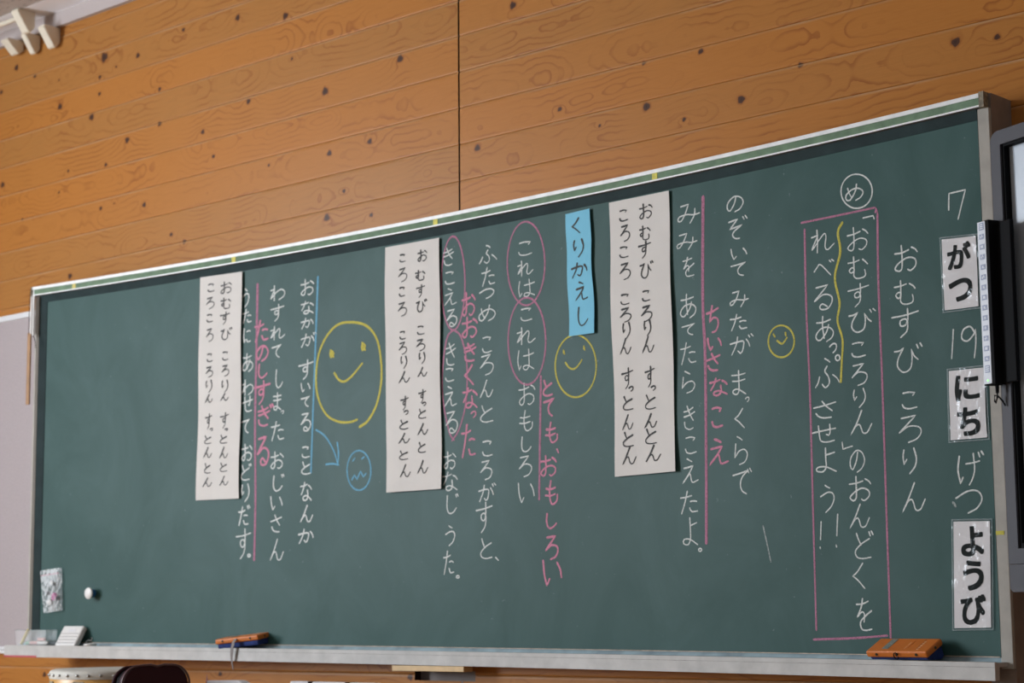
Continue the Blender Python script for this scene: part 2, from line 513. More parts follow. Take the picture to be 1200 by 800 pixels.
# ------------------------------------------------------------------ handwriting: one list of strokes per kana, y down, '*' marks a corner
KANA_TEXT = """
あ|15,22 45,22 80,15|45,0 42,40 48,85|70,35 60,62 30,92 12,85 12,68 35,48 70,45 92,62 85,85 60,100
い|0,8 5,50 18,88* 34,68|78,15 93,38 100,62
う|35,0 45,5 66,11|0,42 50,28 85,32 95,50 75,80 35,100
え|36,0 50,6 64,12|14,38* 40,35 72,29* 45,62 6,100* 45,64 55,66 60,90 70,98 100,90
お|5,28 35,27 64,20|35,0 36,50 33,85 20,95 5,82 25,62 60,48 90,58 92,80 70,97 58,92|76,12 90,20 100,33
か|0,36 40,28 65,28 70,45 60,85 50,95* 38,82|38,0 30,45 5,100|82,20 95,40 100,62
き|10,24 45,20 80,8|12,46 50,40 92,27|36,0 55,35 80,64|14,68 20,90 50,100 78,96
く|88,0 42,34 2,50* 45,68 100,100
け|8,5 0,50 10,95* 22,75|36,32 65,30 100,25|72,0 75,50 65,80 50,100
こ|10,8 50,4 92,10* 76,24|4,72 15,92 50,100 100,94
さ|0,36 45,28 98,12|38,0 55,30 82,60|10,68 22,88 45,98 78,98
し|8,0 2,50 10,85 35,100 70,92 100,70
す|0,26 50,22 100,14|60,0 60,40 50,60 32,58 32,42 50,36 60,50 55,80 32,100
せ|0,44 50,36 100,28|76,5 76,48 70,64* 60,58|26,8 28,55 35,90 60,100 92,95
そ|16,12* 66,4* 20,48* 92,36* 48,60 36,80 50,97 74,99
た|0,28 35,26 66,20|40,0 26,50 5,100|58,48 76,45 96,49|54,76 66,94 100,92
ち|0,26 50,20 92,12|45,0 35,30 22,60* 50,45 85,50 92,72 72,95 42,100
つ|0,32 45,5 85,8 100,40 80,80 45,100
て|0,17* 50,10 100,0* 62,25 45,55 55,85 82,100
と|18,0 28,25 42,46|95,22 45,42 8,70 15,92 50,100 100,95
な|0,22 30,20 60,12|36,0 25,35 5,66|72,18 86,25 100,40|62,44 65,80 45,98 22,92 25,78 50,73 75,83 98,98
に|8,5 0,50 10,95* 22,78|48,25 75,20 96,24|44,75 58,92 100,90
の|55,12 45,50 18,88 2,70 8,35 45,5 85,15 100,50 80,85 48,100
は|8,3 0,50 8,95* 20,76|36,30 70,28 100,22|68,0 70,50 70,82 52,97 35,90 40,78 65,78 100,96
ひ|0,14* 22,12 40,4* 16,40 12,75 35,98 65,86 74,45 72,10* 84,38 100,54
ふ|42,0 54,6 62,14|50,26 40,42 54,60 58,82 42,96 28,86|18,60 10,78 0,92|74,56 90,70 100,84
へ|0,62 30,15* 45,22 100,100
ま|8,18 50,18 92,14|12,42 50,42 90,37|52,0 52,50 52,80 38,97 15,92 15,80 45,76 92,98
み|15,10* 52,4* 35,50 15,82 2,80 5,62 40,54 75,62 102,58|82,32 78,65 58,100
む|0,25 30,24 58,18|30,0 30,40 28,65 15,72 5,60 18,48 30,55 28,85 45,100 80,97 90,84 85,66|75,18 90,30 100,42
め|15,15 22,50 36,82|64,0 55,45 25,92 5,85 5,55 40,28 75,28 98,55 85,85 58,100
も|45,0 35,45 40,85 60,100 90,85 94,60|10,32 40,36 78,30|5,60 40,63 78,56
よ|54,28 75,25 96,19|50,0 52,45 52,78 35,98 5,92 10,78 50,78 100,99
ら|30,0 46,6 64,13|18,25 15,50 8,76* 40,53 80,48 98,65 80,90 42,100
り|10,4 2,30 8,62* 26,44|80,0 96,40 85,72 46,100
る|14,8* 76,2* 5,62 50,40 90,48 98,72 75,97 42,100 30,88 46,77 70,90
れ|25,0 25,50 24,100|0,30 28,24* 0,84 32,48 58,22 66,36 60,80 72,94 100,72
ろ|15,8* 80,2* 4,62 45,40 90,46 100,66 80,90 42,100
わ|25,0 25,50 25,100|0,30 28,24* 0,86 35,48 75,32 98,50 92,78 58,98
を|5,18 45,16 82,8|45,0 35,28 10,60 38,43 55,50 52,74|100,38 60,55 28,75 35,97 65,100 98,97
ん|55,0 30,50 0,100* 25,65 42,58 50,75 58,95 78,95 100,60
7|10,62 12,30 14,5* 100,2* 78,50 56,100
1|66,0 50,50 32,100
9|86,22 60,2 15,10 4,35 40,46 80,28 94,12* 92,60 78,100
「|0,12 50,5 92,0* 96,50 100,100
」|0,0 8,98* 50,82 100,66
!|78,0 42,66|22,94 30,100
。|50,0 5,30 10,80 50,100 92,75 90,25 45,2
、|0,0 50,45 100,100
"""
KANA = {}
for ln in KANA_TEXT.strip().split('\n'):
    p = ln.split('|')
    KANA[p[0]] = [[(float(q.strip('*').split(',')[0]), float(q.strip('*').split(',')[1]), q.endswith('*')) for q in s.split()] for s in p[1:]]


def voiced(base, w=0.84, ring=False):
    st = [[(x * w, y * 0.94 + 6, k) for x, y, k in s] for s in KANA[base]]
    if ring:
        st.append([(88 + 9 * math.cos(a), 9 - 9 * math.sin(a), False) for a in [i * math.pi / 4 for i in range(9)]])
    else:
        st += [[(80, 3, False), (86, 16, False)], [(92, 0, False), (100, 12, False)]]
    return st


for v, b_ in zip('がぎげじぞだでどびべ', 'かきけしそたてとひへ'):
    KANA[v] = voiced(b_)
KANA['ぷ'] = voiced('ふ', 0.92, True)
KANA['っ'] = KANA['つ']


def smooth_path(pts, step):
    """Catmull-Rom through the points, broken at corner points; pts are (x, y, corner)"""
    segs, cur = [], []
    for i, p in enumerate(pts):
        cur.append(p)
        if p[2] and 0 < i < len(pts) - 1:
            segs.append(cur); cur = [p]
    segs.append(cur)
    out = []
    for sg in segs:
        P = [np.array(q[:2]) for q in sg]
        if len(P) < 2: continue
        P = [2 * P[0] - P[1]] + P + [2 * P[-1] - P[-2]]
        for i in range(1, len(P) - 2):
            n = max(2, min(14, int(np.linalg.norm(P[i + 1] - P[i]) / step) + 1))
            for k in range(n):
                t = k / n
                a, b, c, d = P[i - 1:i + 3]
                out.append(0.5 * (2 * b + (c - a) * t + (2 * a - 5 * b + 4 * c - d) * t * t + (3 * b - a - 3 * c + d) * t ** 3))
        last = P[-2]
    out.append(last)
    return out


def stroke(vs, fs, path, width, surf, rnd, taper=0.75, brush=False):
    """a mark of the given width along path (x, z) lying on surf(x, z)"""
    n = len(path)
    if n < 2: return
    P = np.array(path)
    D = np.zeros_like(P)
    D[1:-1] = P[2:] - P[:-2]; D[0] = P[1] - P[0]; D[-1] = P[-1] - P[-2]
    Ln = np.linalg.norm(D, axis=1); Ln[Ln == 0] = 1
    D /= Ln[:, None]
    for i in range(1, n):
        if np.dot(D[i], D[i - 1]) < 0.2: D[i] = D[i] + D[i - 1] + 1e-4; D[i] /= np.linalg.norm(D[i])
    Nn = np.stack([-D[:, 1], D[:, 0]], 1)
    w0 = width * rnd.uniform(0.9, 1.1)
    rows = []
    P0 = P[0] - D[0] * w0 * 0.4
    P1 = P[-1] + D[-1] * w0 * 0.4
    pts = [(P0, Nn[0], 0.45)]
    for i in range(n):
        t = i / (n - 1)
        if brush: k = 0.75 + 0.55 * (1 - t) ** 1.5 if n > 3 else 1.0
        else: k = 1.0 - 0.15 * t
        k *= rnd.uniform(0.92, 1.08)
        pts.append((P[i], Nn[i], k))
    pts.append((P1, Nn[-1], taper * (0.35 if brush else 0.55)))
    for p, nn, k in pts:
        h = w0 * 0.5 * k
        a, b = p + nn * h, p - nn * h
        base = len(vs)
        for q, lift in ((a, 0.0002), (p, 0.0007), (b, 0.0002)):
            v = surf(q[0], q[1]); vs.append((v[0], v[1] - lift, v[2]))
        rows.append(base)
    for a, b in zip(rows, rows[1:]):
        fs.append((a, a + 1, b + 1, b)); fs.append((a + 1, a + 2, b + 2, b + 1))


WORD_GAP = 0.021


def write(name, key, m, parent, width, surf, label=None, brush=False, chars=None, jit=0.0):
    """write a column of kana; TEXT holds centre x, centre z, width, height of each in tenths of a millimetre"""
    rnd = random.Random(key)
    s, d = TEXT[key]
    vs, fs = [], []
    prev = None
    for i, ch in enumerate(s):
        cx, cz, w, h = [q / 1e4 for q in d[4 * i:4 * i + 4]]
        if prev is not None and (prev - (cz + h / 2) > WORD_GAP):          # a gap starts a new word, a part of its own
            o = link(name, mesh_from(vs, fs, name, smooth=True), m, parent)
            if label: o['label'] = label
            vs, fs = [], []
        prev = cz - h / 2
        wd = min(width, 0.24 * max(w, h)) if ch == 'っ' else width
        st = KANA[ch]
        xs = [p[0] for q in st for p in q]; ys = [p[1] for q in st for p in q]
        x0, x1, y0, y1 = min(xs), max(xs), min(ys), max(ys)
        sx, sy = max(w - wd * 0.8, 0.003) / max(x1 - x0, 1), max(h - wd * 0.8, 0.003) / max(y1 - y0, 1)
        for q in st:
            pts = [(cx + (p[0] - (x0 + x1) / 2) * sx + rnd.uniform(-1, 1) * jit * w, cz - (p[1] - (y0 + y1) / 2) * sy + rnd.uniform(-1, 1) * jit * h, p[2]) for p in q]
            stroke(vs, fs, smooth_path(pts, 0.006), wd, surf, rnd, brush=brush)
    o = link(name, mesh_from(vs, fs, name, smooth=True), m, parent)
    if label: o['label'] = label
    return o


def draw(name, key, m, parent, width, surf, label=None, corner=False):
    rnd = random.Random(key)
    vs, fs = [], []
    for q in LINES[key]:
        stroke(vs, fs, smooth_path([(x, z, corner) for x, z in q], 0.008), width, surf, rnd)
    o = link(name, mesh_from(vs, fs, name, smooth=True), m, parent)
    if label: o['label'] = label
    return o


TEXT = {
    'title': ('おむすびころりん', [14580,17095,650,627,14512,16327,584,585,14490,15634,750,655,14545,14826,783,639,14520,13883,413,403,14509,13244,614,610,14471,12538,384,594,14535,11741,637,663]),
    'date': ('719げつ', [15994,18063,482,665,15719,15015,107,662,16147,15004,395,718,16058,12279,696,731,15978,11557,696,499]),
    'me': ('め', [13219,18823,511,404]),
    'box1': ('「おむすびころりん」のおんどくを', [13588,18160,336,109,13262,17732,618,572,13238,17069,575,541,13232,16424,615,553,13311,15816,772,525,13174,15166,403,359,13179,14592,461,514,13160,14062,359,454,13176,13501,618,570,12768,13008,317,196,13036,12625,430,512,13090,12004,625,580,13041,11384,580,567,13151,10731,532,639,12962,10044,356,592,13076,9185,442,733]),
    'box2': ('れべるあっぷさせよう!!', [12261,17844,671,572,12265,17180,608,387,12225,16497,546,595,12234,15750,519,625,12461,15278,232,233,12284,14749,749,747,12159,13883,665,423,12123,13324,691,431,12154,12711,579,575,12155,11826,412,652,11929,10995,83,651,12399,11084,100,770]),
    'nozoite': ('のぞいてみたがまっくらで', [9656,19130,523,408,9729,18532,598,561,9731,17900,520,288,9706,17497,497,351,9709,16778,595,419,9668,16217,533,411,9752,15656,736,485,9622,14745,446,608,9873,14312,136,135,9615,13878,316,491,9636,13104,426,707,9658,12354,586,630]),
    'mimi': ('みみをあてたらきこえたよ。', [8174,19127,718,511,8094,18428,678,441,8127,17788,382,521,8087,16803,516,637,8078,16203,452,303,8053,15622,514,570,8038,14902,437,575,8044,14020,374,604,8069,13336,373,433,8033,12706,514,627,7975,11944,566,566,7999,11231,477,703,8293,10773,122,106]),
    'pchiisa': ('ちいさなこえ', [8853,16381,412,708,8900,15768,465,341,8847,15319,465,463,8990,14705,593,466,8923,13957,366,529,8944,13117,633,669]),
    'blue': ('くりかえし', [4392,19367,316,439,4481,18766,372,505,4492,18187,571,407,4556,17619,463,510,4603,16951,369,530]),
    'p1a': ('おむすびころりんすっとんとん', [6796,19403,456,414,6748,18848,388,398,6731,18413,442,453,6795,17881,461,451,6772,17212,271,296,6791,16756,371,420,6808,16386,249,416,6808,15962,420,432,6838,15149,339,547,6938,14846,169,140,6833,14510,361,391,6821,14038,428,389,6822,13643,383,408,6896,13218,505,438]),
    'p1b': ('ころころころりんすっとんとん', [6040,19399,298,313,6081,18928,332,443,6032,18442,311,307,6069,17936,379,461,6065,17208,309,292,6083,16794,391,387,6105,16397,274,440,6053,15998,404,437,6091,15175,403,551,6200,14894,172,141,6082,14543,345,387,6054,14058,379,404,6072,13623,367,404,6102,13209,469,479]),
    'ptotemo': ('とても、おもしろい', [3262,15182,367,458,3296,14657,403,501,3377,13991,462,589,3587,13496,97,141,3259,13125,596,586,3351,12412,460,660,3339,11676,387,439,3339,10978,483,642,3347,10323,686,693]),
    'korewa': ('これはこれはおもしろい', [2499,19040,509,388,2501,18506,583,440,2535,17952,610,488,2516,17235,422,360,2503,16660,674,487,2480,16014,608,581,2513,15090,606,630,2466,14373,493,586,2471,13747,371,433,2426,13155,483,567,2449,12460,602,564]),
    'futatsu': ('ふたつめころんところがすと、', [1114,19072,678,528,1117,18450,503,525,1054,17969,580,287,1072,17431,627,463,1049,16562,366,463,1034,16006,519,583,1013,15357,509,506,1020,14674,479,494,1034,13724,392,441,990,13139,449,544,1022,12531,657,505,901,11869,619,831,969,11023,446,565,1358,10739,132,115]),
    'kikoeru': ('きこえるきこえるおなじうた。', [-398,19197,418,520,-352,18587,378,377,-336,18056,496,500,-285,17450,425,504,-327,16439,395,664,-375,15862,345,393,-354,15260,492,588,-305,14538,461,624,-386,13490,471,504,-380,12907,587,536,-291,12283,459,567,-385,11413,380,576,-448,10688,419,659,-106,10291,135,103]),
    'pookiku': ('おおきくなった', [366,17768,538,687,400,17117,615,618,409,16420,487,546,355,15789,389,586,398,15162,582,607,524,14688,222,203,325,13988,552,946]),
    'p2a': ('おむすびころりんすっとんとん', [-1366,19360,388,361,-1447,18797,402,319,-1427,18341,358,395,-1393,17912,429,370,-1424,17216,286,264,-1433,16793,357,344,-1385,16423,256,338,-1379,16032,384,291,-1389,15345,313,397,-1319,15120,170,126,-1391,14855,312,295,-1371,14420,411,343,-1394,13908,311,316,-1368,13359,424,394]),
    'p2b': ('ころころころりんすっとんとん', [-2161,19380,247,248,-2148,18889,363,419,-2163,18402,247,290,-2149,17893,362,419,-2136,17145,246,248,-2137,16770,332,369,-2102,16372,260,372,-2102,15947,461,343,-2097,15207,331,421,-2033,14934,201,137,-2112,14601,359,296,-2106,14210,459,314,-2114,13734,358,287,-2050,13285,429,377]),
    'onaka': ('おなかがすいてることなんか', [-6158,19018,574,516,-6158,18407,564,420,-6163,17933,545,338,-6091,17424,680,434,-6197,16539,634,599,-6215,16004,407,302,-6212,15573,407,335,-6193,14967,433,563,-6191,14072,333,351,-6173,13604,396,400,-6163,12917,494,574,-6140,12250,547,523,-6166,11600,645,447]),
    'wasurete': ('わすれてしまったおじいさん', [-7436,18999,640,500,-7447,18384,602,529,-7422,17770,638,443,-7471,17201,434,415,-7342,16362,322,582,-7422,15676,368,554,-7193,15336,138,111,-7398,14788,579,604,-7411,13903,568,541,-7335,13228,485,518,-7420,12623,521,435,-7427,12016,493,531,-7395,11230,592,669]),
    'utani': ('うたにあわせておどりだす。', [-8827,18997,303,582,-8776,18416,406,462,-8763,17818,339,466,-8722,16975,470,591,-8716,16208,497,504,-8727,15698,478,505,-8788,15018,375,451,-8720,14219,486,538,-8740,13622,467,526,-8768,12992,354,562,-8814,12309,522,636,-8834,11457,679,923,-8583,11097,148,120]),
    'ptanoshi': ('たのしすぎる', [-8130,17897,626,691,-8089,17197,559,510,-8058,16661,419,471,-8083,16004,725,733,-7911,15298,713,687,-8014,14221,537,894]),
    'p3a': ('おむすびころりんすっとんとん', [-9637,19403,516,392,-9648,18910,478,374,-9678,18445,458,403,-9608,17943,524,386,-9649,17257,286,286,-9641,16798,342,363,-9657,16318,295,398,-9675,15982,380,249,-9654,15260,398,500,-9563,14964,151,87,-9677,14679,332,285,-9670,14261,388,369,-9662,13818,331,299,-9646,13399,406,310]),
    'p3b': ('ころころころりんすっとんとん', [-10320,19467,309,272,-10350,18986,386,383,-10361,18508,289,267,-10356,17972,337,420,-10352,17264,259,269,-10363,16819,336,353,-10374,16376,297,401,-10381,15986,364,285,-10363,15280,316,500,-10234,15009,143,101,-10382,14707,315,281,-10384,14310,392,358,-10379,13821,286,335,-10386,13393,429,305]),
    'gatsu': ('がつ', [16001,16932,622,585,16007,16174,620,510]),
    'nichi': ('にち', [16065,14022,635,568,16072,13289,589,626]),
    'youbi': ('ようび', [16029,10714,584,647,16024,9988,518,648,15988,9266,646,648]),
}
LINES = {
    'me_circle': [[(1.3514,1.9151),(1.3598,1.9076),(1.3662,1.8987),(1.3703,1.8890),(1.3718,1.8790),(1.3706,1.8693),(1.3668,1.8606),(1.3607,1.8533),(1.3525,1.8479),(1.3428,1.8447),(1.3321,1.8439),(1.3212,1.8455),(1.3107,1.8496),(1.3011,1.8559),(1.2932,1.8639),(1.2874,1.8731),(1.2842,1.8832),(1.2836,1.8932),(1.2857,1.9028),(1.2905,1.9112),(1.2975,1.9179),(1.3064,1.9226),(1.3166,1.9249),(1.3275,1.9246),(1.3384,1.9219),(1.3486,1.9170),(1.3575,1.9100)]],
    'frame': [[(1.1653,1.8356),(1.2671,1.8363),(1.3765,1.8378)],[(1.3785,1.8270),(1.3837,1.8261),(1.3797,1.6657),(1.3803,1.4121),(1.3789,1.1437),(1.3779,0.8667)],[(1.1740,1.8183),(1.1719,1.6326),(1.1749,1.4308),(1.1733,1.1530),(1.1721,0.8841)],[(1.1639,0.8624),(1.2753,0.8656),(1.3691,0.8714)]],
    'wave': [[(1.2841,1.8176),(1.2704,1.7964),(1.2754,1.7499),(1.2576,1.6925),(1.2686,1.6316),(1.2610,1.5906),(1.2735,1.5438),(1.2689,1.4914),(1.2647,1.4477)]],
    'pline1': [[(0.8645,1.9476),(0.8560,1.6903),(0.8592,1.5434),(0.8538,1.2502),(0.8491,1.0930)]],
    'smile_s': [[(1.1095,1.5948),(1.1177,1.5896),(1.1246,1.5827),(1.1297,1.5745),(1.1327,1.5655),(1.1334,1.5561),(1.1319,1.5471),(1.1282,1.5389),(1.1225,1.5319),(1.1152,1.5266),(1.1066,1.5233),(1.0973,1.5223),(1.0878,1.5235),(1.0788,1.5269),(1.0707,1.5324),(1.0640,1.5395),(1.0592,1.5479),(1.0565,1.5571),(1.0561,1.5666),(1.0580,1.5756),(1.0622,1.5837),(1.0683,1.5905),(1.0760,1.5954),(1.0848,1.5982),(1.0942,1.5988),(1.1036,1.5970),(1.1125,1.5931)],[(1.0720,1.5800),(1.0769,1.5723),(1.0742,1.5759)],[(1.1079,1.5801),(1.1089,1.5728)],[(1.0825,1.5635),(1.0955,1.5543),(1.1033,1.5582),(1.1120,1.5674)]],
    'stray': [[(1.0249,1.1274),(1.0329,1.0950),(1.0451,1.0426)]],
    'smile_m': [[(0.4494,1.4879),(0.4325,1.4849),(0.4151,1.4867),(0.3983,1.4932),(0.3831,1.5041),(0.3704,1.5187),(0.3610,1.5363),(0.3554,1.5557),(0.3540,1.5758),(0.3569,1.5954),(0.3639,1.6133),(0.3747,1.6285),(0.3884,1.6399),(0.4044,1.6470),(0.4216,1.6494),(0.4390,1.6468),(0.4556,1.6396),(0.4705,1.6282),(0.4827,1.6132),(0.4916,1.5956),(0.4966,1.5764),(0.4976,1.5566),(0.4944,1.5375),(0.4873,1.5201),(0.4766,1.5054),(0.4629,1.4942),(0.4471,1.4872)],[(0.3841,1.6124),(0.3870,1.6019),(0.3834,1.6068)],[(0.4558,1.6163),(0.4585,1.6048),(0.4548,1.6108)],[(0.3905,1.5794),(0.4029,1.5653),(0.4179,1.5598),(0.4330,1.5658),(0.4482,1.5812)]],
    'pline2': [[(0.3022,1.5513),(0.2967,1.3943),(0.2910,1.2259)]],
    'oval_a': [[(0.2603,1.9757),(0.2771,1.9671),(0.2923,1.9520),(0.3050,1.9313),(0.3143,1.9064),(0.3198,1.8788),(0.3210,1.8503),(0.3180,1.8225),(0.3109,1.7973),(0.3001,1.7761),(0.2863,1.7602),(0.2705,1.7507),(0.2534,1.7482),(0.2362,1.7528),(0.2201,1.7644),(0.2059,1.7822),(0.1946,1.8052),(0.1870,1.8319),(0.1835,1.8607),(0.1844,1.8896),(0.1897,1.9167),(0.1989,1.9405),(0.2116,1.9592),(0.2268,1.9717),(0.2437,1.9773),(0.2610,1.9755),(0.2778,1.9667)]],
    'oval_b': [[(0.2521,1.7693),(0.2693,1.7645),(0.2854,1.7525),(0.2994,1.7342),(0.3103,1.7106),(0.3176,1.6834),(0.3207,1.6542),(0.3196,1.6248),(0.3143,1.5972),(0.3050,1.5729),(0.2925,1.5535),(0.2774,1.5403),(0.2607,1.5340),(0.2435,1.5351),(0.2268,1.5437),(0.2117,1.5591),(0.1991,1.5805),(0.1900,1.6065),(0.1849,1.6354),(0.1841,1.6655),(0.1877,1.6946),(0.1956,1.7209),(0.2070,1.7428),(0.2214,1.7586),(0.2378,1.7676),(0.2551,1.7690),(0.2722,1.7630)]],
    'oval_c': [[(-0.0255,1.9756),(-0.0142,1.9728),(-0.0034,1.9620),(0.0061,1.9438),(0.0139,1.9196),(0.0195,1.8907),(0.0225,1.8589),(0.0227,1.8261),(0.0201,1.7944),(0.0150,1.7657),(0.0076,1.7416),(-0.0016,1.7236),(-0.0122,1.7128),(-0.0233,1.7100),(-0.0345,1.7152),(-0.0449,1.7283),(-0.0540,1.7484),(-0.0612,1.7743),(-0.0659,1.8045),(-0.0681,1.8371),(-0.0674,1.8701),(-0.0639,1.9015),(-0.0579,1.9291),(-0.0497,1.9514),(-0.0398,1.9670),(-0.0288,1.9748),(-0.0175,1.9744)]],
    'oval_d': [[(-0.0223,1.7118),(-0.0472,1.6904),(-0.0625,1.6222),(-0.0662,1.5507),(-0.0584,1.4904),(-0.0391,1.4248),(-0.0216,1.4035)],[(-0.0223,1.7118),(0.0054,1.6897),(0.0261,1.6257),(0.0287,1.5544),(0.0201,1.4890),(-0.0031,1.4317),(-0.0294,1.4028)]],
    'smile_l': [[(-0.3956,1.4667),(-0.3626,1.4817),(-0.3281,1.5235),(-0.3091,1.5835),(-0.3081,1.6452),(-0.3248,1.7138),(-0.3666,1.7580),(-0.4299,1.7760),(-0.4902,1.7734),(-0.5400,1.7378),(-0.5702,1.6820),(-0.5769,1.6062),(-0.5604,1.5490),(-0.5279,1.5087),(-0.4817,1.4878),(-0.4359,1.4833),(-0.4058,1.4883)],[(-0.5166,1.7012),(-0.5040,1.6911),(-0.5147,1.6807),(-0.5183,1.6950),(-0.5040,1.6810)],[(-0.3857,1.7111),(-0.3735,1.7011),(-0.3839,1.6884),(-0.3875,1.7050),(-0.3734,1.6887)],[(-0.5005,1.6326),(-0.4823,1.6121),(-0.4610,1.6040),(-0.4293,1.6163),(-0.3852,1.6506)]],
    'arrow': [[(-0.5756,1.4705),(-0.5454,1.4546),(-0.5222,1.4329),(-0.4989,1.3990),(-0.4846,1.3645)],[(-0.5342,1.3661),(-0.5058,1.3664),(-0.4811,1.3613)],[(-0.4874,1.4272),(-0.4820,1.3979),(-0.4846,1.3645)]],
    'bface': [[(-0.3735,1.3892),(-0.3642,1.3804),(-0.3568,1.3692),(-0.3518,1.3565),(-0.3494,1.3429),(-0.3499,1.3292),(-0.3531,1.3162),(-0.3589,1.3046),(-0.3669,1.2951),(-0.3768,1.2882),(-0.3879,1.2844),(-0.3995,1.2839),(-0.4111,1.2867),(-0.4219,1.2926),(-0.4314,1.3014),(-0.4389,1.3125),(-0.4440,1.3253),(-0.4464,1.3391),(-0.4460,1.3529),(-0.4427,1.3661),(-0.4369,1.3778),(-0.4287,1.3873),(-0.4188,1.3942),(-0.4076,1.3979),(-0.3959,1.3983),(-0.3843,1.3953),(-0.3735,1.3892)],[(-0.4232,1.3696),(-0.4145,1.3777)],[(-0.3867,1.3736),(-0.3763,1.3791)],[(-0.4266,1.3155),(-0.4161,1.3285),(-0.4057,1.3156),(-0.3918,1.3382),(-0.3796,1.3216),(-0.3693,1.3308)]],
    'bline': [[(-0.5712,1.9278),(-0.5796,1.7341),(-0.5890,1.5309),(-0.5965,1.3452)]],
    'pline3': [[(-0.8323,1.9358),(-0.8348,1.7063),(-0.8376,1.4974),(-0.8330,1.2901),(-0.8359,1.0959)]],
    'smudge': [[(1.5562,1.1568),(1.5589,1.1539),(1.5624,1.1482)]],
}
SHEETS = {
    'p1': [(0.5554,1.9813),(0.7576,1.9806),(0.7622,1.2719),(0.5637,1.2696)],
    'p2': [(-0.2872,1.9788),(-0.0716,1.9777),(-0.0650,1.2715),(-0.2800,1.2711)],
    'p3': [(-1.0829,1.9855),(-0.8946,1.9822),(-0.8984,1.2829),(-1.0877,1.2855)],
    'blue': [(0.4021,1.9742),(0.4878,1.9767),(0.4996,1.6463),(0.4108,1.6462)],
    'gatsu': [(1.5504,1.7417),(1.6508,1.7353),(1.6502,1.5702),(1.5512,1.5721)],
    'nichi': [(1.5550,1.4484),(1.6560,1.4470),(1.6572,1.2855),(1.5524,1.2858)],
    'youbi': [(1.5514,1.1210),(1.6553,1.1180),(1.6465,0.8834),(1.5423,0.8820)],
}
KNOTS = [(-2.236,2.911,0.0109),(-2.116,2.856,0.0076),(-1.966,2.812,0.0047),(-2.331,2.838,0.0084),(-1.697,2.839,0.0170),(-1.506,2.806,0.0089),(-1.721,2.773,0.0073),(-1.628,2.792,0.0045),(-1.721,2.714,0.0073),(-1.955,2.713,0.0112),(-1.764,2.640,0.0121),(-1.383,2.665,0.0070),(-1.380,2.546,0.0081),(-1.557,2.522,0.0106),(-1.676,2.457,0.0072),(-2.305,2.487,0.0101),(-1.896,2.472,0.0055),(-1.949,2.403,0.0049),(-1.700,2.309,0.0071),(-1.456,2.284,0.0087),(-2.173,2.340,0.0047),(-1.308,2.163,0.0074),(-1.239,2.129,0.0079),(-1.871,2.096,0.0102),(-0.924,2.536,0.0089),(-0.563,2.499,0.0123),(-1.151,2.478,0.0079),(-1.095,2.387,0.0067),(-0.543,2.304,0.0090),(-0.366,2.309,0.0088),(-0.822,2.313,0.0049),(-0.717,2.632,0.0055),(-0.478,2.177,0.0062),(-0.553,2.108,0.0115),(-0.360,2.087,0.0066),(-0.981,2.822,0.0102),(-0.749,2.776,0.0110),(-0.238,2.534,0.0113),(0.376,2.268,0.0066),(0.672,2.219,0.0109),(0.515,2.197,0.0042),(0.070,2.214,0.0098),(0.850,2.329,0.0076),(1.147,2.233,0.0064),(0.970,2.181,0.0100),(0.792,2.163,0.0058),(0.209,2.594,0.0108),(0.666,2.336,0.0055),(1.567,2.201,0.0106),(1.671,2.191,0.0073),(-0.200,0.757,0.0094),(-1.966,0.740,0.0086),(-1.030,0.755,0.0077),(-1.622,2.315,0.0044),(-2.227,3.026,0.0064),(-1.260,2.842,0.0073),]


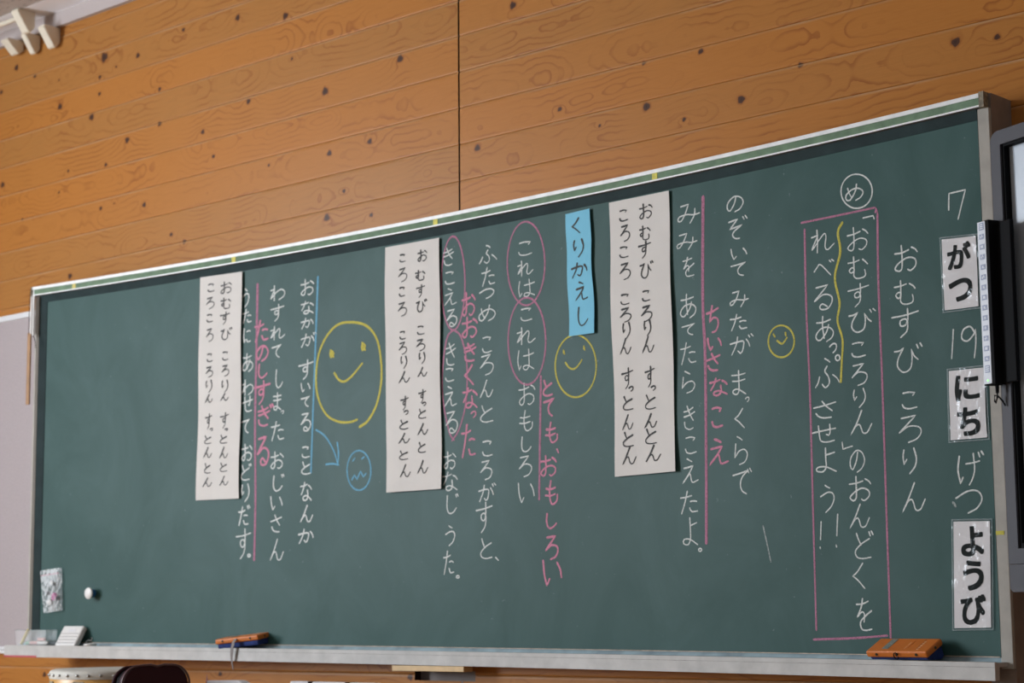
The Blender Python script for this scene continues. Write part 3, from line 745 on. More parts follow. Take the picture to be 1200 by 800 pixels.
# ================================================================== the room
def plank_wall():
    P0 = 0.105
    z0 = 2.13 - 21 * P0
    vs, fs = [], []
    A = {k: [] for k in ('grain', 'knot', 'tone', 'edge')}
    hole = (-0.183, 0.049, 0.7485, 0.7757)
    base = 0
    for j in range(-21, 9):
        za, zc = 2.13 + j * P0, 2.13 + (j + 1) * P0
        if zc < 0.02: continue
        top = min(zc, 3.003); bot = max(za, -0.02)
        fine = (zc > 1.93) or (0.55 < zc < 0.95)
        for si, (xa, xb) in enumerate(((-3.6, -0.0032), (0.0032, 3.6))):
            r = np.random.RandomState(1000 + j * 2 + si)
            nx = int((xb - xa) / (0.0075 if fine else 0.06))
            X = np.linspace(xa, xb, nx + 1)
            inner = np.linspace(bot + 0.0022, top - 0.0046, 26 if fine else 6)
            if 0.55 < zc < 0.95 and si < 2:
                inner = np.unique(np.concatenate([inner, [q for q in (hole[2], hole[3]) if bot + .0022 < q < top - .0046]]))
            Z = np.concatenate([[bot, bot + 0.0012], inner, [top - 0.0012, top]])
            if fine: X = np.unique(np.concatenate([X, [q for q in hole[:2] if xa < q < xb]]))
            nx = len(X) - 1
            xx, zz = np.meshgrid(X, Z, indexing='ij')
            w = zz - (za + zc) / 2
            depth = np.zeros_like(zz)
            depth[:, 0] = 0.0040; depth[:, 1] = 0.0006; depth[:, -1] = 0.0022; depth[:, -2] = 0.0010
            if top < zc: depth[:, -2:] = 0
            # growth rings seen on a sawn face: distance to a wandering pith line behind the board
            def wander(amp, lx, k=5):
                o = np.zeros_like(xx)
                for q in range(k):
                    o += amp / (q + 1) * np.sin(xx * 2 * math.pi / (lx / (q + 1) ** 1.2) + w * r.uniform(-12, 12) + r.uniform(0, 6.28))
                return o
            flat = r.rand() < 0.72
            wc = r.uniform(-0.03, 0.03) if flat else r.choice([-1, 1]) * r.uniform(0.07, 0.12)
            pith = wc + wander(0.012, 1.6)
            dep = np.abs(r.uniform(0.012, 0.04) + wander(0.020, 1.1) + wander(0.004, 0.22))
            h = np.sqrt((w - pith) ** 2 * (1.0 if flat else 0.8) + dep ** 2) / r.uniform(0.014, 0.022)
            h += wander(0.05, 0.17) + 0.04 * np.sin(xx * 60 + w * 150 + r.uniform(0, 6))
            kn = np.zeros_like(zz)
            for (kx, kz, kr) in KNOTS:
                if xa - 0.2 < kx < xb + 0.2 and za - 0.006 < kz < zc + 0.006:
                    dx, dz = xx - kx, zz - kz
                    kr = kr * 0.98
                    ang = np.arctan2(dz, dx)
                    rr = np.sqrt((dx / 1.08) ** 2 + (dz / 1.0) ** 2) / (kr * (1 + 0.14 * np.sin(3 * ang + kx * 40) + 0.08 * np.sin(5 * ang + kz * 70)))
                    kn = np.maximum(kn, np.exp(-0.9 * rr ** 2))
                    h += 1.7 * np.exp(-(dx / (kr * 4.2)) ** 2 - (dz / (kr * 2.0)) ** 2)
            tone = np.full_like(zz, np.clip(r.rand() * 1.1 - 0.05, 0, 1))
            edge = np.zeros_like(zz); edge[:, -3] = 0.45; edge[:, -2] = 1.0; edge[:, -1] = 0.5
            if top < zc: edge[:] = 0
            V = np.stack([xx, depth, zz], -1).reshape(-1, 3)
            nz = len(Z)
            ii, jj = np.meshgrid(np.arange(nx), np.arange(nz - 1), indexing='ij')
            a = base + ii * nz + jj
            F = np.stack([a, a + nz, a + nz + 1, a + 1], -1).reshape(-1, 4)
            cx = ((X[:-1] + X[1:]) / 2)[:, None] + 0 * jj; cz = ((Z[:-1] + Z[1:]) / 2)[None, :] + 0 * ii
            keep = ~((cx > hole[0]) & (cx < hole[1]) & (cz > hole[2]) & (cz < hole[3])).reshape(-1)
            vs.append(V); fs.append(F[keep])
            for k, q in (('grain', h), ('knot', kn), ('tone', tone), ('edge', edge)): A[k].append(q.reshape(-1))
            base += len(V)
    V = np.concatenate(vs).astype(np.float32); F = np.concatenate(fs).astype(np.int32)
    me = bpy.data.meshes.new('wall_back')
    me.vertices.add(len(V)); me.vertices.foreach_set('co', V.ravel())
    me.loops.add(F.size); me.loops.foreach_set('vertex_index', F.ravel())
    me.polygons.add(len(F))
    me.polygons.foreach_set('loop_start', np.arange(0, F.size, 4, dtype=np.int32))
    me.polygons.foreach_set('loop_total', np.full(len(F), 4, dtype=np.int32))
    me.update(calc_edges=True)
    for k, q in A.items():
        at = me.attributes.new(k, 'FLOAT', 'POINT')
        at.data.foreach_set('value', np.concatenate(q).astype(np.float32))
    return tag(link('wall_back', me, 'wood'), kind='structure')


plank_wall()
# dark backing seen in the vertical joint, with the recess of the slot under the board left open
bm = bmesh.new()
for (xa, xb, za, zc) in ((-3.6, -0.19, 0, 3.1), (0.056, 3.6, 0, 3.1), (-0.19, 0.056, 0.783, 3.1), (-0.19, 0.056, 0, 0.741)):
    box(bm, ((xa + xb) / 2, 0.058, (za + zc) / 2), (xb - xa, 0.09, zc - za))
tag(link('wall_core', bm_mesh(bm, 'wall_core'), 'dark_gap'), kind='structure')
bm = bmesh.new()
box(bm, (-0.067, 0.033, 0.762), (0.246, 0.004, 0.0415))
tag(link('trim_3', bm_mesh(bm, 'slot_back'), 'recess_grey'), kind='structure')
bm = bmesh.new()
box(bm, (-0.068, -0.048, 0.7832), (0.274, 0.036, 0.0152), 0.001)
tag(link('trim_1', bm_mesh(bm, 'batten'), 'pale_wood'), kind='structure')

bm = bmesh.new(); box(bm, (0.0, -3.4, -0.05), (7.4, 7.0, 0.1)); tag(link('floor', bm_mesh(bm, 'floor'), 'floor'), kind='structure')
bm = bmesh.new(); box(bm, (0.0, -3.4, 3.11), (7.4, 7.0, 0.1)); tag(link('ceiling', bm_mesh(bm, 'ceiling'), 'ceiling'), kind='structure')
# cornice between planks and ceiling: upright painted face and a paler ledge under the ceiling boards
bm = bmesh.new(); box(bm, (0, -0.004, 3.0315), (7.2, 0.026, 0.057)); tag(link('trim_2', bm_mesh(bm, 'cornice'), 'cornice'), kind='structure')
bm = bmesh.new(); prism(bm, [(-0.017, 3.0560), (-0.118, 3.0592), (-0.118, 3.0605), (-0.017, 3.0605)], 'x', -3.6, 3.6)
tag(link('trim_4', bm_mesh(bm, 'ledge'), 'cornice_pale'), kind='structure')
# left wall with its window band (out of the picture, it lets the daylight in)
bm = bmesh.new()
for (ya, yb, za, zc) in ((0.0, -1.45, 0, 3.06), (-1.45, -6.9, 0, 0.85), (-1.45, -6.9, 2.85, 3.06)):
    box(bm, (-3.65, (ya + yb) / 2, (za + zc) / 2), (0.1, abs(yb - ya), zc - za))
tag(link('wall_left', bm_mesh(bm, 'wall_left'), 'plaster'), kind='structure')
bm = bmesh.new()
for k in range(5):
    box(bm, (-3.62, -1.47 - k * 1.35, 1.85), (0.05, 0.05, 2.0), 0.004)
box(bm, (-3.62, -4.17, 0.88), (0.05, 5.45, 0.05), 0.004); box(bm, (-3.62, -4.17, 2.82), (0.05, 5.45, 0.05), 0.004)
tag(link('window_1', bm_mesh(bm, 'window'), 'alu'), kind='structure')

# ================================================================== pin board on the wall, left of the chalkboard
t = thing('bulletin_board', 'mauve grey felt pin board with white metal frame left of the chalkboard', 'pin board', (-2.7, -0.01, 0.81))


def under(parent, o):
    """keep world place while parenting to an Empty that is not at the origin"""
    o.parent = parent
    o.matrix_parent_inverse = Matrix.LocRotScale(parent.location, parent.rotation_euler, parent.scale).inverted()
    return o


under(t, box_obj('felt_panel', (-2.74, -0.0062, 1.405), (1.70, 0.011, 1.15), 'felt'))
under(t, box_obj('frame_rail', (-2.74, -0.009, 1.9865), (1.72, 0.018, 0.021), 'frame_white', bev=0.003))
bm = bmesh.new(); box(bm, (-2.74, -0.009, 0.828), (1.72, 0.018, 0.011), 0.002); box(bm, (-2.74, -0.008, 0.8155), (1.72, 0.015, 0.013), 0.002)
under(t, link('frame_rail', bm_mesh(bm, 'frame_rail'), 'frame_white'))
under(t, box_obj('frame_stile', (-1.892, -0.009, 1.405), (0.02, 0.018, 1.18), 'frame_white', bev=0.003))

# ================================================================== the chalkboard
cb = thing('chalkboard', 'long curved green chalkboard covered in handwritten columns, mounted on the plank wall', 'chalkboard', (0, 0, 0))
NZ = 20
vs, fs = [], []
x0, x1 = -1.846, 1.668
for i in range(NX + 1):
    x = x0 + (x1 - x0) * i / NX
    for k in range(NZ + 1):
        vs.append(S(x, zb(x) + (2.0085 - zb(x)) * k / NZ, 0.02))
for i in range(NX):
    for k in range(NZ):
        a = i * (NZ + 1) + k
        fs.append((a, a + NZ + 1, a + NZ + 2, a + 1))
n0 = len(vs)
vs += [(v[0], v[1] + 0.006, v[2]) for v in vs]
rim = [i * (NZ + 1) for i in range(NX + 1)] + [NX * (NZ + 1) + k for k in range(1, NZ + 1)] + [i * (NZ + 1) + NZ for i in range(NX - 1, -1, -1)] + [k for k in range(NZ - 1, 0, -1)]
fs += [tuple(q + n0 for q in f[::-1]) for f in fs]
for a, b in zip(rim, rim[1:] + rim[:1]): fs.append((b, a, a + n0, b + n0))
surface = link('writing_surface', mesh_from(vs, fs, 'writing_surface', smooth=False), 'board', cb)
surface['label'] = 'green writing surface hazed with chalk dust'

# top rail: white lip, green felt band, white lower lip, bronze underside
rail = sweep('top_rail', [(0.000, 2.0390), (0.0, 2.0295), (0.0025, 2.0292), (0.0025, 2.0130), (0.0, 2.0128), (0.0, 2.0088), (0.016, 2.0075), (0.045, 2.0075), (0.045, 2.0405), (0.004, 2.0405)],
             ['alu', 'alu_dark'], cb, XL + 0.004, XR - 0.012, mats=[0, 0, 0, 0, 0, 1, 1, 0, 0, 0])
gb = sweep('felt_band', [(0.0012, 2.0291), (0.0012, 2.0131), (0.003, 2.0131), (0.003, 2.0291)], 'rail_green', rail, XL + 0.012, XR - 0.014)
gb['label'] = 'green band along the white top rail'
for (x, w, m) in ((-1.664, 0.016, 'yellow_pale'), (-0.919, 0.017, 'yellow'), (-0.0723, 0.017, 'yellow'), (0.7231, 0.017, 'yellow')):
    mk = sweep('yellow_marker', [(0.0004, 2.0293), (0.0004, 2.0128), (0.0012, 2.0128), (0.0012, 2.0293)], m, rail, x - w / 2, x + w / 2, n=3)
    mk['label'] = 'small yellow tape mark on the green band'
for (xa, xb, m, zt) in ((XR - 0.0125, XR, 'cap_brown', 2.0415), (XL - 0.002, XL + 0.0045, 'cap_brown', 2.0395)):
    sweep('end_cap', [(-0.001, zt), (-0.001, 2.0065), (0.022, 2.0065), (0.022, zt)], m, cb, xa, xb, n=2)
# recessed strip below the rail and at the sides, between frame and writing surface
sweep('inner_strip', [(0.010, 2.0080), (0.0185, 1.9855), (0.021, 1.9855), (0.021, 2.0085)], 'strip_green', cb, -1.842, 1.664)


def side_strip(name, xo, xi, m, oo=0.011):
    bm = bmesh.new()
    pr = [(xo, fb(xo) + oo), (xi, fb(xi) + 0.0185), (xi, fb(xi) + 0.022), (xo, fb(xo) + 0.022)]
    prism(bm, pr, 'z', zb(xo), 2.008)
    return link(name, bm_mesh(bm, name), m, cb)


side_strip('inner_strip', -1.8435, -1.815, 'strip_green')
MT['strip_lit'] = mat('lit_teal_strip', (0.17, 0.25, 0.265), 0.6, noise=0.25, nscale=25)  # same moulding in paler teal, window light put into its colour
side_strip('inner_strip', 1.6675, 1.6615, 'strip_lit', 0.008)


def stile(xa, xb, zlo, zhi, label=None):
    bm = bmesh.new()
    ya = fb((xa + xb) / 2) + 0.010
    box(bm, ((xa + xb) / 2, (ya - 0.004) / 2 + 0.0, (zlo + zhi) / 2), (xb - xa, abs(ya) - 0.004, zhi - zlo), 0.0016)
    return link('side_stile', bm_mesh(bm, 'side_stile'), 'stile', cb)


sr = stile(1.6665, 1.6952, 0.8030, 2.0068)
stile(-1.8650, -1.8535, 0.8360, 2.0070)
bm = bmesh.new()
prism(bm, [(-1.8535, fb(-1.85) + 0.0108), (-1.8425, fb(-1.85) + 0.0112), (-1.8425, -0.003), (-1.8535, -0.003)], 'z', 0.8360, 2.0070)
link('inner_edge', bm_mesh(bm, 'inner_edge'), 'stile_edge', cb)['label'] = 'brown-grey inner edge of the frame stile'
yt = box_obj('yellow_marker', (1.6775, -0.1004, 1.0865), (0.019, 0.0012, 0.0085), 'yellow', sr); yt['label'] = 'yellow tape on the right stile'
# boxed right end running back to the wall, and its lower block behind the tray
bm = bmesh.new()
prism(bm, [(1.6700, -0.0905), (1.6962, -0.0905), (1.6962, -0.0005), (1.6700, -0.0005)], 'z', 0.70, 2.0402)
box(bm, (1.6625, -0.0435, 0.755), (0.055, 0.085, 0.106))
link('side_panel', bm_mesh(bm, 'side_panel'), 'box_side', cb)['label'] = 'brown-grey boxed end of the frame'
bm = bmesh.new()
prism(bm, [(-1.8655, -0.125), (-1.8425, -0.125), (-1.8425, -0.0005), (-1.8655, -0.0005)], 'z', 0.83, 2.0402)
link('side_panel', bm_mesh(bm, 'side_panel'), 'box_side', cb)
# top board closing the frame to the wall
vs, fs = [], []
sweep_top = []
for i in range(41):
    x = XL + 0.02 + (XR - XL - 0.03) * i / 40
    yb_ = min(-0.0005, 0.0)
    vs += [(x, fb(x) + 0.03 if fb(x) + 0.03 < -0.002 else -0.002, 2.0345), (x, yb_, 2.0345), (x, yb_, 2.0300), (x, fb(x) + 0.03 if fb(x) + 0.03 < -0.002 else -0.002, 2.0300)]
for i in range(40):
    for k in range(4):
        a, b = i * 4 + k, i * 4 + (k + 1) % 4
        fs.append((a, b, b + 4, a + 4))
link('top_board', mesh_from(vs, fs, 'top_board'), 'box_side', cb)

# chalk tray: front face with a shallow seam, dusty lip, cove rising to the board
tz = lambda x: zb(x) - 0.8385
TF = -0.045
TOPZ = 0.8294
TRX0, TRX1 = -1.902, 1.6815


def ragged(x):
    return tz(x)


tray = sweep('chalk_tray', [(TF, 0.7915), (TF, TOPZ - 0.0003), (TF + 0.0015, TOPZ), (TF + 0.007, TOPZ), (TF + 0.012, TOPZ - 0.0015), (0.010, TOPZ - 0.001), (0.0188, 0.8385), (0.021, 0.8385), (0.021, 0.8200), (TF + 0.02, 0.8190), (TF + 0.018, 0.7915)],
             ['tray', 'tray_tan', 'trough'], cb, TRX0, TRX1, n=110, mats=[0, 1, 1, 1, 2, 2, 1, 0, 0, 0, 0], zfun=ragged)
tray['label'] = 'worn pale chalk tray along the bottom of the board'
ts = sweep('tray_seam', [(TF - 0.0004, 0.8185), (TF - 0.0004, 0.8193), (TF + 0.002, 0.8193), (TF + 0.002, 0.8185)], 'tray_dark', tray, TRX0 + 0.5, TRX1 - 0.001, n=100, zfun=ragged)
tl = sweep('board_ledge', [(0.0150, 0.8375), (0.0150, 0.8395), (0.0195, 0.8395), (0.0195, 0.8375)], 'tray_tan', tray, -1.70, 1.660, n=90, zfun=ragged)
rd = sweep('red_tape', [(TF - 0.0008, 0.7905), (TF - 0.0008, 0.7968), (TF + 0.015, 0.7906), (TF + 0.015, 0.7900)], 'red_tape', tray, TRX0 - 0.001, -1.745, n=6, zfun=ragged)
rd['label'] = 'strip of red tape under the left end'
# hook beside the stile's edge
bm = bmesh.new()
cyl(bm, (1.6805, fb(1.68) + 0.010, 1.7315), (1.6805, fb(1.68) - 0.006, 1.7315), 0.0022, n=10)
cyl(bm, (1.6805, fb(1.68) - 0.005, 1.7315), (1.6805, fb(1.68) - 0.009, 1.7315), 0.0062, 0.0052, n=16)
tube(bm, [(1.6805, fb(1.68) - 0.006, 1.7315), (1.690, fb(1.68) - 0.008, 1.7285), (1.697, fb(1.68) - 0.008, 1.7245)], 0.0012, 6)
link('hook_pin', bm_mesh(bm, 'hook_pin'), 'black_plastic', sr)

# ------------------------------------------------------------------ chalk on the board
on_board = lambda x, z: S(x, z, 0.0198)
WC = dict(jit=0.010)
write('chalk_text', 'title', 'chalk_white', surface, 0.0041, on_board, 'white chalk title column', **WC)
write('chalk_text', 'date', 'chalk_white', surface, 0.0041, on_board, 'white chalk date numerals and kana between the cards', **WC)
write('chalk_text', 'me', 'chalk_white', surface, 0.0038, on_board, 'white chalk kana inside a circle', **WC)
write('chalk_text', 'box1', 'chalk_white', surface, 0.0039, on_board, 'white chalk first column inside the pink frame', **WC)
write('chalk_text', 'box2', 'chalk_white', surface, 0.0039, on_board, 'white chalk second column inside the pink frame', **WC)
write('chalk_text', 'nozoite', 'chalk_white', surface, 0.0039, on_board, **WC)
write('chalk_text', 'mimi', 'chalk_white', surface, 0.0039, on_board, **WC)
write('chalk_text', 'pchiisa', 'chalk_pink', surface, 0.0062, on_board, 'pink chalk words beside the thick pink line', **WC)
write('chalk_text', 'ptotemo', 'chalk_pink', surface, 0.0062, on_board, 'pink chalk words below the small oval face', **WC)
write('chalk_text', 'korewa', 'chalk_white', surface, 0.0039, on_board, **WC)
write('chalk_text', 'futatsu', 'chalk_white', surface, 0.0042, on_board, **WC)
write('chalk_text', 'kikoeru', 'chalk_white', surface, 0.0042, on_board, **WC)
write('chalk_text', 'pookiku', 'chalk_pink', surface, 0.0066, on_board, 'pink chalk words squeezed between two white columns', **WC)
write('chalk_text', 'onaka', 'chalk_white', surface, 0.0051, on_board, **WC)
write('chalk_text', 'wasurete', 'chalk_white', surface, 0.0051, on_board, **WC)
write('chalk_text', 'utani', 'chalk_white', surface, 0.0051, on_board, **WC)
write('chalk_text', 'ptanoshi', 'chalk_pink', surface, 0.0074, on_board, 'pink chalk words along the left pink line', **WC)
draw('chalk_circle', 'me_circle', 'chalk_white', surface, 0.0039, on_board)
draw('chalk_frame', 'frame', 'chalk_pink_line', surface, 0.0056, on_board, 'pink chalk frame around two columns')
draw('chalk_wavy_line', 'wave', 'chalk_yellow', surface, 0.0062, on_board, 'yellow wavy line')
draw('chalk_line', 'pline1', 'chalk_pink_line', surface, 0.0085, on_board, 'thick pink line')
draw('chalk_line', 'pline2', 'chalk_pink_line', surface, 0.0070, on_board, 'short pink line')
draw('chalk_line', 'pline3', 'chalk_pink_line', surface, 0.0090, on_board, 'long pink line')
draw('chalk_line', 'bline', 'chalk_blue', surface, 0.0080, on_board, 'blue line')
draw('chalk_line', 'stray', 'chalk_white_thin', surface, 0.0036, on_board, 'faint stray white stroke', )
draw('chalk_smudge', 'smudge', 'chalk_white_thin', surface, 0.006, on_board)
for k in 'abcd':
    draw('chalk_oval', 'oval_' + k, 'chalk_pink_line', surface, 0.0058, on_board)
draw('chalk_smiley', 'smile_s', 'chalk_yellow', surface, 0.0052, on_board, 'small yellow smiling face')
draw('chalk_smiley', 'smile_m', 'chalk_yellow', surface, 0.0058, on_board, 'yellow oval smiling face under the blue card')
draw('chalk_smiley', 'smile_l', 'chalk_yellow', surface, 0.0076, on_board, 'large yellow smiling face')
draw('chalk_sad_face', 'bface', 'chalk_blue', surface, 0.0054, on_board, 'small blue unhappy face', corner=True)
draw('chalk_arrow', 'arrow', 'chalk_blue', surface, 0.0064, on_board, 'blue arrow')


# ================================================================== paper strips, card and date cards on the board
def sheet_maker(key, base, amp, phase, flare):
    (ax, az), (bx, bz), (cx, cz), (dx, dz) = SHEETS[key]

    def off(x, z):
        v = (az - z) / (az - dz)
        u = (x - ax) / (bx - ax)
        return base + amp * math.sin(9 * v + phase) * (0.6 + 0.4 * math.sin(2.5 * u + phase)) - flare * max(0, v - 0.85) * 3 * abs(u - 0.4)

    def P(u, v):
        x = (ax + (bx - ax) * u) * (1 - v) + (dx + (cx - dx) * u) * v + 0.0022 * math.sin(11 * v + phase * 2 + u) * min(1, 4 * v)
        z = (az + (bz - az) * u) * (1 - v) + (dz + (cz - dz) * u) * v
        return S(x, z, off(x, z))
    return off, P


def sheet_mesh(name, P, nu=8, nv=40, thick=0.0004):
    vs = [P(i / nu, j / nv) for i in range(nu + 1) for j in range(nv + 1)]
    fs = [(i * (nv + 1) + j, i * (nv + 1) + j + 1, (i + 1) * (nv + 1) + j + 1, (i + 1) * (nv + 1) + j) for i in range(nu) for j in range(nv)]
    n0 = len(vs)
    vs += [Vector((v.x, v.y + thick, v.z)) for v in vs]
    rim = [i * (nv + 1) for i in range(nu + 1)] + [nu * (nv + 1) + k for k in range(1, nv + 1)] + [i * (nv + 1) + nv for i in range(nu - 1, -1, -1)] + [k for k in range(nv - 1, 0, -1)]
    fs += [tuple(q + n0 for q in f[::-1]) for f in fs]
    for a, b in zip(rim, rim[1:] + rim[:1]): fs.append((a, b, b + n0, a + n0))
    return mesh_from(vs, fs, name, smooth=False)


def paper_strip(key, cols, label, ink, iw, phase, m='paper', amp=0.0022, name='paper_strip', cat='paper', group=None, flare=0.012):
    off, P = sheet_maker(key, 0.0135, amp, phase, flare)
    o = link(name, sheet_mesh(name, P), m)
    tag(o, label, cat, group)
    face = lambda x, z: S(x, z, off(x, z) - 0.0004)
    for c in cols:
        write('brush_text', c, ink, o, iw, face, brush=True, jit=0.012)
    return o


GP = 'strips of verse on the chalkboard'
paper_strip('p1', ('p1a', 'p1b'), 'white brush-lettered paper strip between the thick pink line and the blue card', 'ink', 0.0042, 0.4, group=GP)
paper_strip('p2', ('p2a', 'p2b'), 'white brush-lettered paper strip right of the large yellow chalk face', 'ink', 0.0042, 1.9, group=GP, flare=0.006)
paper_strip('p3', ('p3a', 'p3b'), 'white brush-lettered paper strip nearest the chalkboard end with the zip bag', 'ink_soft', 0.0042, 3.3, group=GP, flare=0.0)
paper_strip('blue', ('blue',), 'sky blue paper card with one handwritten column above a yellow oval face', 'ink', 0.0046, 2.4, m='paper_blue', amp=0.0012, name='blue_card', cat='card', flare=0.0)


def printed_text(key, parent, face, bold):
    s, d = TEXT[key]
    vs, fs = [], []
    for i, ch in enumerate(s):
        cx, cz, w, h = [q / 1e4 for q in d[4 * i:4 * i + 4]]
        cu = bpy.data.curves.new('glyph', 'FONT')
        cu.body = ch; cu.resolution_u = 4
        ob = bpy.data.objects.new('glyph', cu)
        COL.objects.link(ob)
        dg = bpy.context.evaluated_depsgraph_get()
        me = bpy.data.meshes.new_from_object(ob.evaluated_get(dg))
        bm = bmesh.new(); bm.from_mesh(me)
        bmesh.ops.triangulate(bm, faces=bm.faces)
        co = [v.co.copy() for v in bm.verts]
        bm.verts.index_update()
        x0, x1 = min(c.x for c in co), max(c.x for c in co); y0, y1 = min(c.y for c in co), max(c.y for c in co)
        x0 -= bold; x1 += bold; y0 -= bold; y1 += bold
        for q in range(8):                                   # heavy weight: the outline thickened all round
            ox, oy = bold * math.cos(q * math.pi / 4), bold * math.sin(q * math.pi / 4)
            if q % 2: ox, oy = ox * 1.25, oy * 1.25
            b0 = len(vs)
            for c in co:
                x = cx + ((c.x + ox - x0) / (x1 - x0) - 0.5) * w
                z = cz + ((c.y + oy - y0) / (y1 - y0) - 0.5) * h
                p = face(x, z); vs.append((p[0], p[1] - q * 1e-5, p[2]))
            fs += [tuple(v.index + b0 for v in f.verts) for f in bm.faces]
        bm.free()
        bpy.data.objects.remove(ob); bpy.data.curves.remove(cu); bpy.data.meshes.remove(me)
    return link('printed_text', mesh_from(vs, fs, 'printed_text'), 'print', parent)


def laminated_card(key, label, phase):
    (ax, az), (bx, bz), (cx, cz), (dx, dz) = SHEETS[key]
    off0 = 0.0165

    def Pm(mx, mz, o):
        def P(u, v):
            u2, v2 = mx + (1 - 2 * mx) * u, mz + (1 - 2 * mz) * v
            x = (ax + (bx - ax) * u2) * (1 - v2) + (dx + (cx - dx) * u2) * v2
            z = (az + (bz - az) * u2) * (1 - v2) + (dz + (cz - dz) * u2) * v2
            return S(x, z, o + 0.0008 * math.sin(9 * v2 + phase) * math.sin(4 * u2 + phase))
        return P
    H = az - dz
    pm = Pm(0.055, 0.0055 / H, off0)
    o = link('date_card', sheet_mesh('date_card', pm, 4, 14, 0.0003), 'paper_card')
    tag(o, label, 'card', 'laminated date cards')

    def face(x, z):
        v = (az - z) / (az - dz); u = (x - ax) / (bx - ax)
        return S(x, z, off0 - 0.0005 + 0.0008 * math.sin(9 * v + phase) * math.sin(4 * u + phase))
    printed_text(key, o, face, 0.035)
    f = link('laminate_film', sheet_mesh('laminate_film', Pm(0.0, 0.0, off0 - 0.0012), 12, 40, 0.0002), 'film', o)
    f['label'] = 'clear glossy laminate reaching past the paper edge'
    # sealed edge of the pouch: the clear rim around the paper
    q = Pm(0, 0, off0 + 0.0006)
    bm = bmesh.new()
    ri = [(0, 0), (1, 0), (1, 1), (0, 1)]
    iu, iv = 0.03, 0.003 / H
    inn = [(iu, iv), (1 - iu, iv), (1 - iu, 1 - iv), (iu, 1 - iv)]
    A_ = [bm.verts.new(q(*p)) for p in ri]; B_ = [bm.verts.new(q(*p)) for p in inn]
    A2 = [bm.verts.new(q(*p) + Vector((0, 0.0006, 0))) for p in ri]; B2 = [bm.verts.new(q(*p) + Vector((0, 0.0006, 0))) for p in inn]
    for i in range(4):
        j = (i + 1) % 4
        bm.faces.new((A_[i], A_[j], B_[j], B_[i])); bm.faces.new((A2[i], B2[i], B2[j], A2[j])); bm.faces.new((A_[i], A2[i], A2[j], A_[j])); bm.faces.new((B_[i], B_[j], B2[j], B2[i]))
    link('film_rim', bm_mesh(bm, 'film_rim'), 'film_edge', o)
    return o


laminated_card('gatsu', 'laminated white date card with bold black kana, topmost of the three cards', 0.3)
laminated_card('nichi', 'laminated white date card with bold black kana under the chalked number 19', 1.7)
laminated_card('youbi', 'tall laminated white date card with three bold black kana above the orange eraser', 2.9)


# ================================================================== on the board's left end
def magnet_button(name, x, z, off, r, h, m, label, cat='magnet', group=None):
    bm = bmesh.new()
    p = S(x, z, off)
    cyl(bm, (p.x, p.y, p.z), (p.x, p.y - h, p.z), r, r * 0.92, n=20)
    o = link(name, bm_mesh(bm, name, False), m)
    return tag(o, label, cat, group)


t = thing('push_magnet', 'round white magnet knob with a blue neck on the chalkboard above the tray', 'magnet', S(-1.5595, 1.0064, 0.0195))
bm = bmesh.new(); lathe(bm, [(0, 0), (0.0125, 0), (0.0125, 0.005), (0.011, 0.008), (0.011, 0.018), (0, 0.018)], 24)
nk = link('neck', bm_mesh(bm, 'neck', True), 'blue_plastic', t); nk['label'] = 'blue neck'
bm = bmesh.new(); lathe(bm, [(0, 0.017), (0.015, 0.0175), (0.0185, 0.0195), (0.0185, 0.0225), (0.016, 0.0245), (0, 0.0255)], 32)
kd = link('knob', bm_mesh(bm, 'knob', True), 'white_plastic', t); kd['label'] = 'white disc'
t.rotation_euler = (math.radians(90), 0, math.radians(5))

# zip bag with small magnets in it
BAG = [(-1.8020, 1.0839), (-1.7110, 1.0918), (-1.7040, 0.9532), (-1.7790, 0.9455)]


def bagP(o, puff):
    def P(u, v):
        (ax, az), (bx, bz), (cx, cz), (dx, dz) = BAG
        x = (ax + (bx - ax) * u) * (1 - v) + (dx + (cx - dx) * u) * v
        z = (az + (bz - az) * u) * (1 - v) + (dz + (cz - dz) * u) * v
        p = max(0.0, math.sin(math.pi * u)) ** 0.6 * max(0.0, math.sin(math.pi * min(1, max(0, (v - 0.15) / 0.85)))) ** 0.6
        wr = 0.0022 * math.sin(23 * u + 9 * v) * math.sin(17 * v - 6 * u) + 0.0012 * math.sin(41 * u - 31 * v)
        return S(x, z, o - puff * p - wr * (0.25 + p))
    return P


bag = link('zip_bag', sheet_mesh('zip_bag', bagP(0.0055, 0.010), 18, 28, 0.0002), 'bag_film')
tag(bag, 'crinkled clear plastic zip bag holding small magnets on the chalkboard', 'bag')
bk = link('back_sheet', sheet_mesh('back_sheet', bagP(0.0165, 0.0), 6, 8, 0.0002), 'bag_film', bag)
zz = bagP(0.0048, 0.010)
for v0, w, m in ((0.115, 0.018, 'bag_stripe'), (0.15, 0.010, 'bag_film')):
    link('zip_strip', sheet_mesh('zip_strip', lambda u, v, v0=v0, w=w: zz(0.02 + 0.96 * u, v0 + w * v), 16, 2, 0.0004), m, bag)
GM = 'small magnets in the zip bag'
for (x, z, r, m, lb) in ((-1.7535, 1.0440, 0.0075, 'white_plastic', 'cream button magnet, topmost inside the zip bag'),
                         (-1.7440, 1.0400, 0.0055, 'black_plastic', 'black button magnet beside the cream one inside the zip bag'),
                         (-1.7720, 1.0100, 0.0070, 'black_plastic', 'black button magnet alone at the bag edge, level above the pink one'),
                         (-1.7400, 0.9990, 0.0125, 'pink_plastic', 'pink button magnet inside the zip bag'),
                         (-1.7255, 0.9930, 0.0055, 'black_plastic', 'black button magnet touching the pink one inside the zip bag'),
                         (-1.7600, 0.9810, 0.0110, 'white_plastic', 'white button magnet, lowest inside the zip bag')):
    magnet_button('button_magnet', x, z, 0.0160, r, 0.006, m, lb, group=GM)


# ================================================================== on the tray
def tray_top(x): return TOPZ + tz(x)


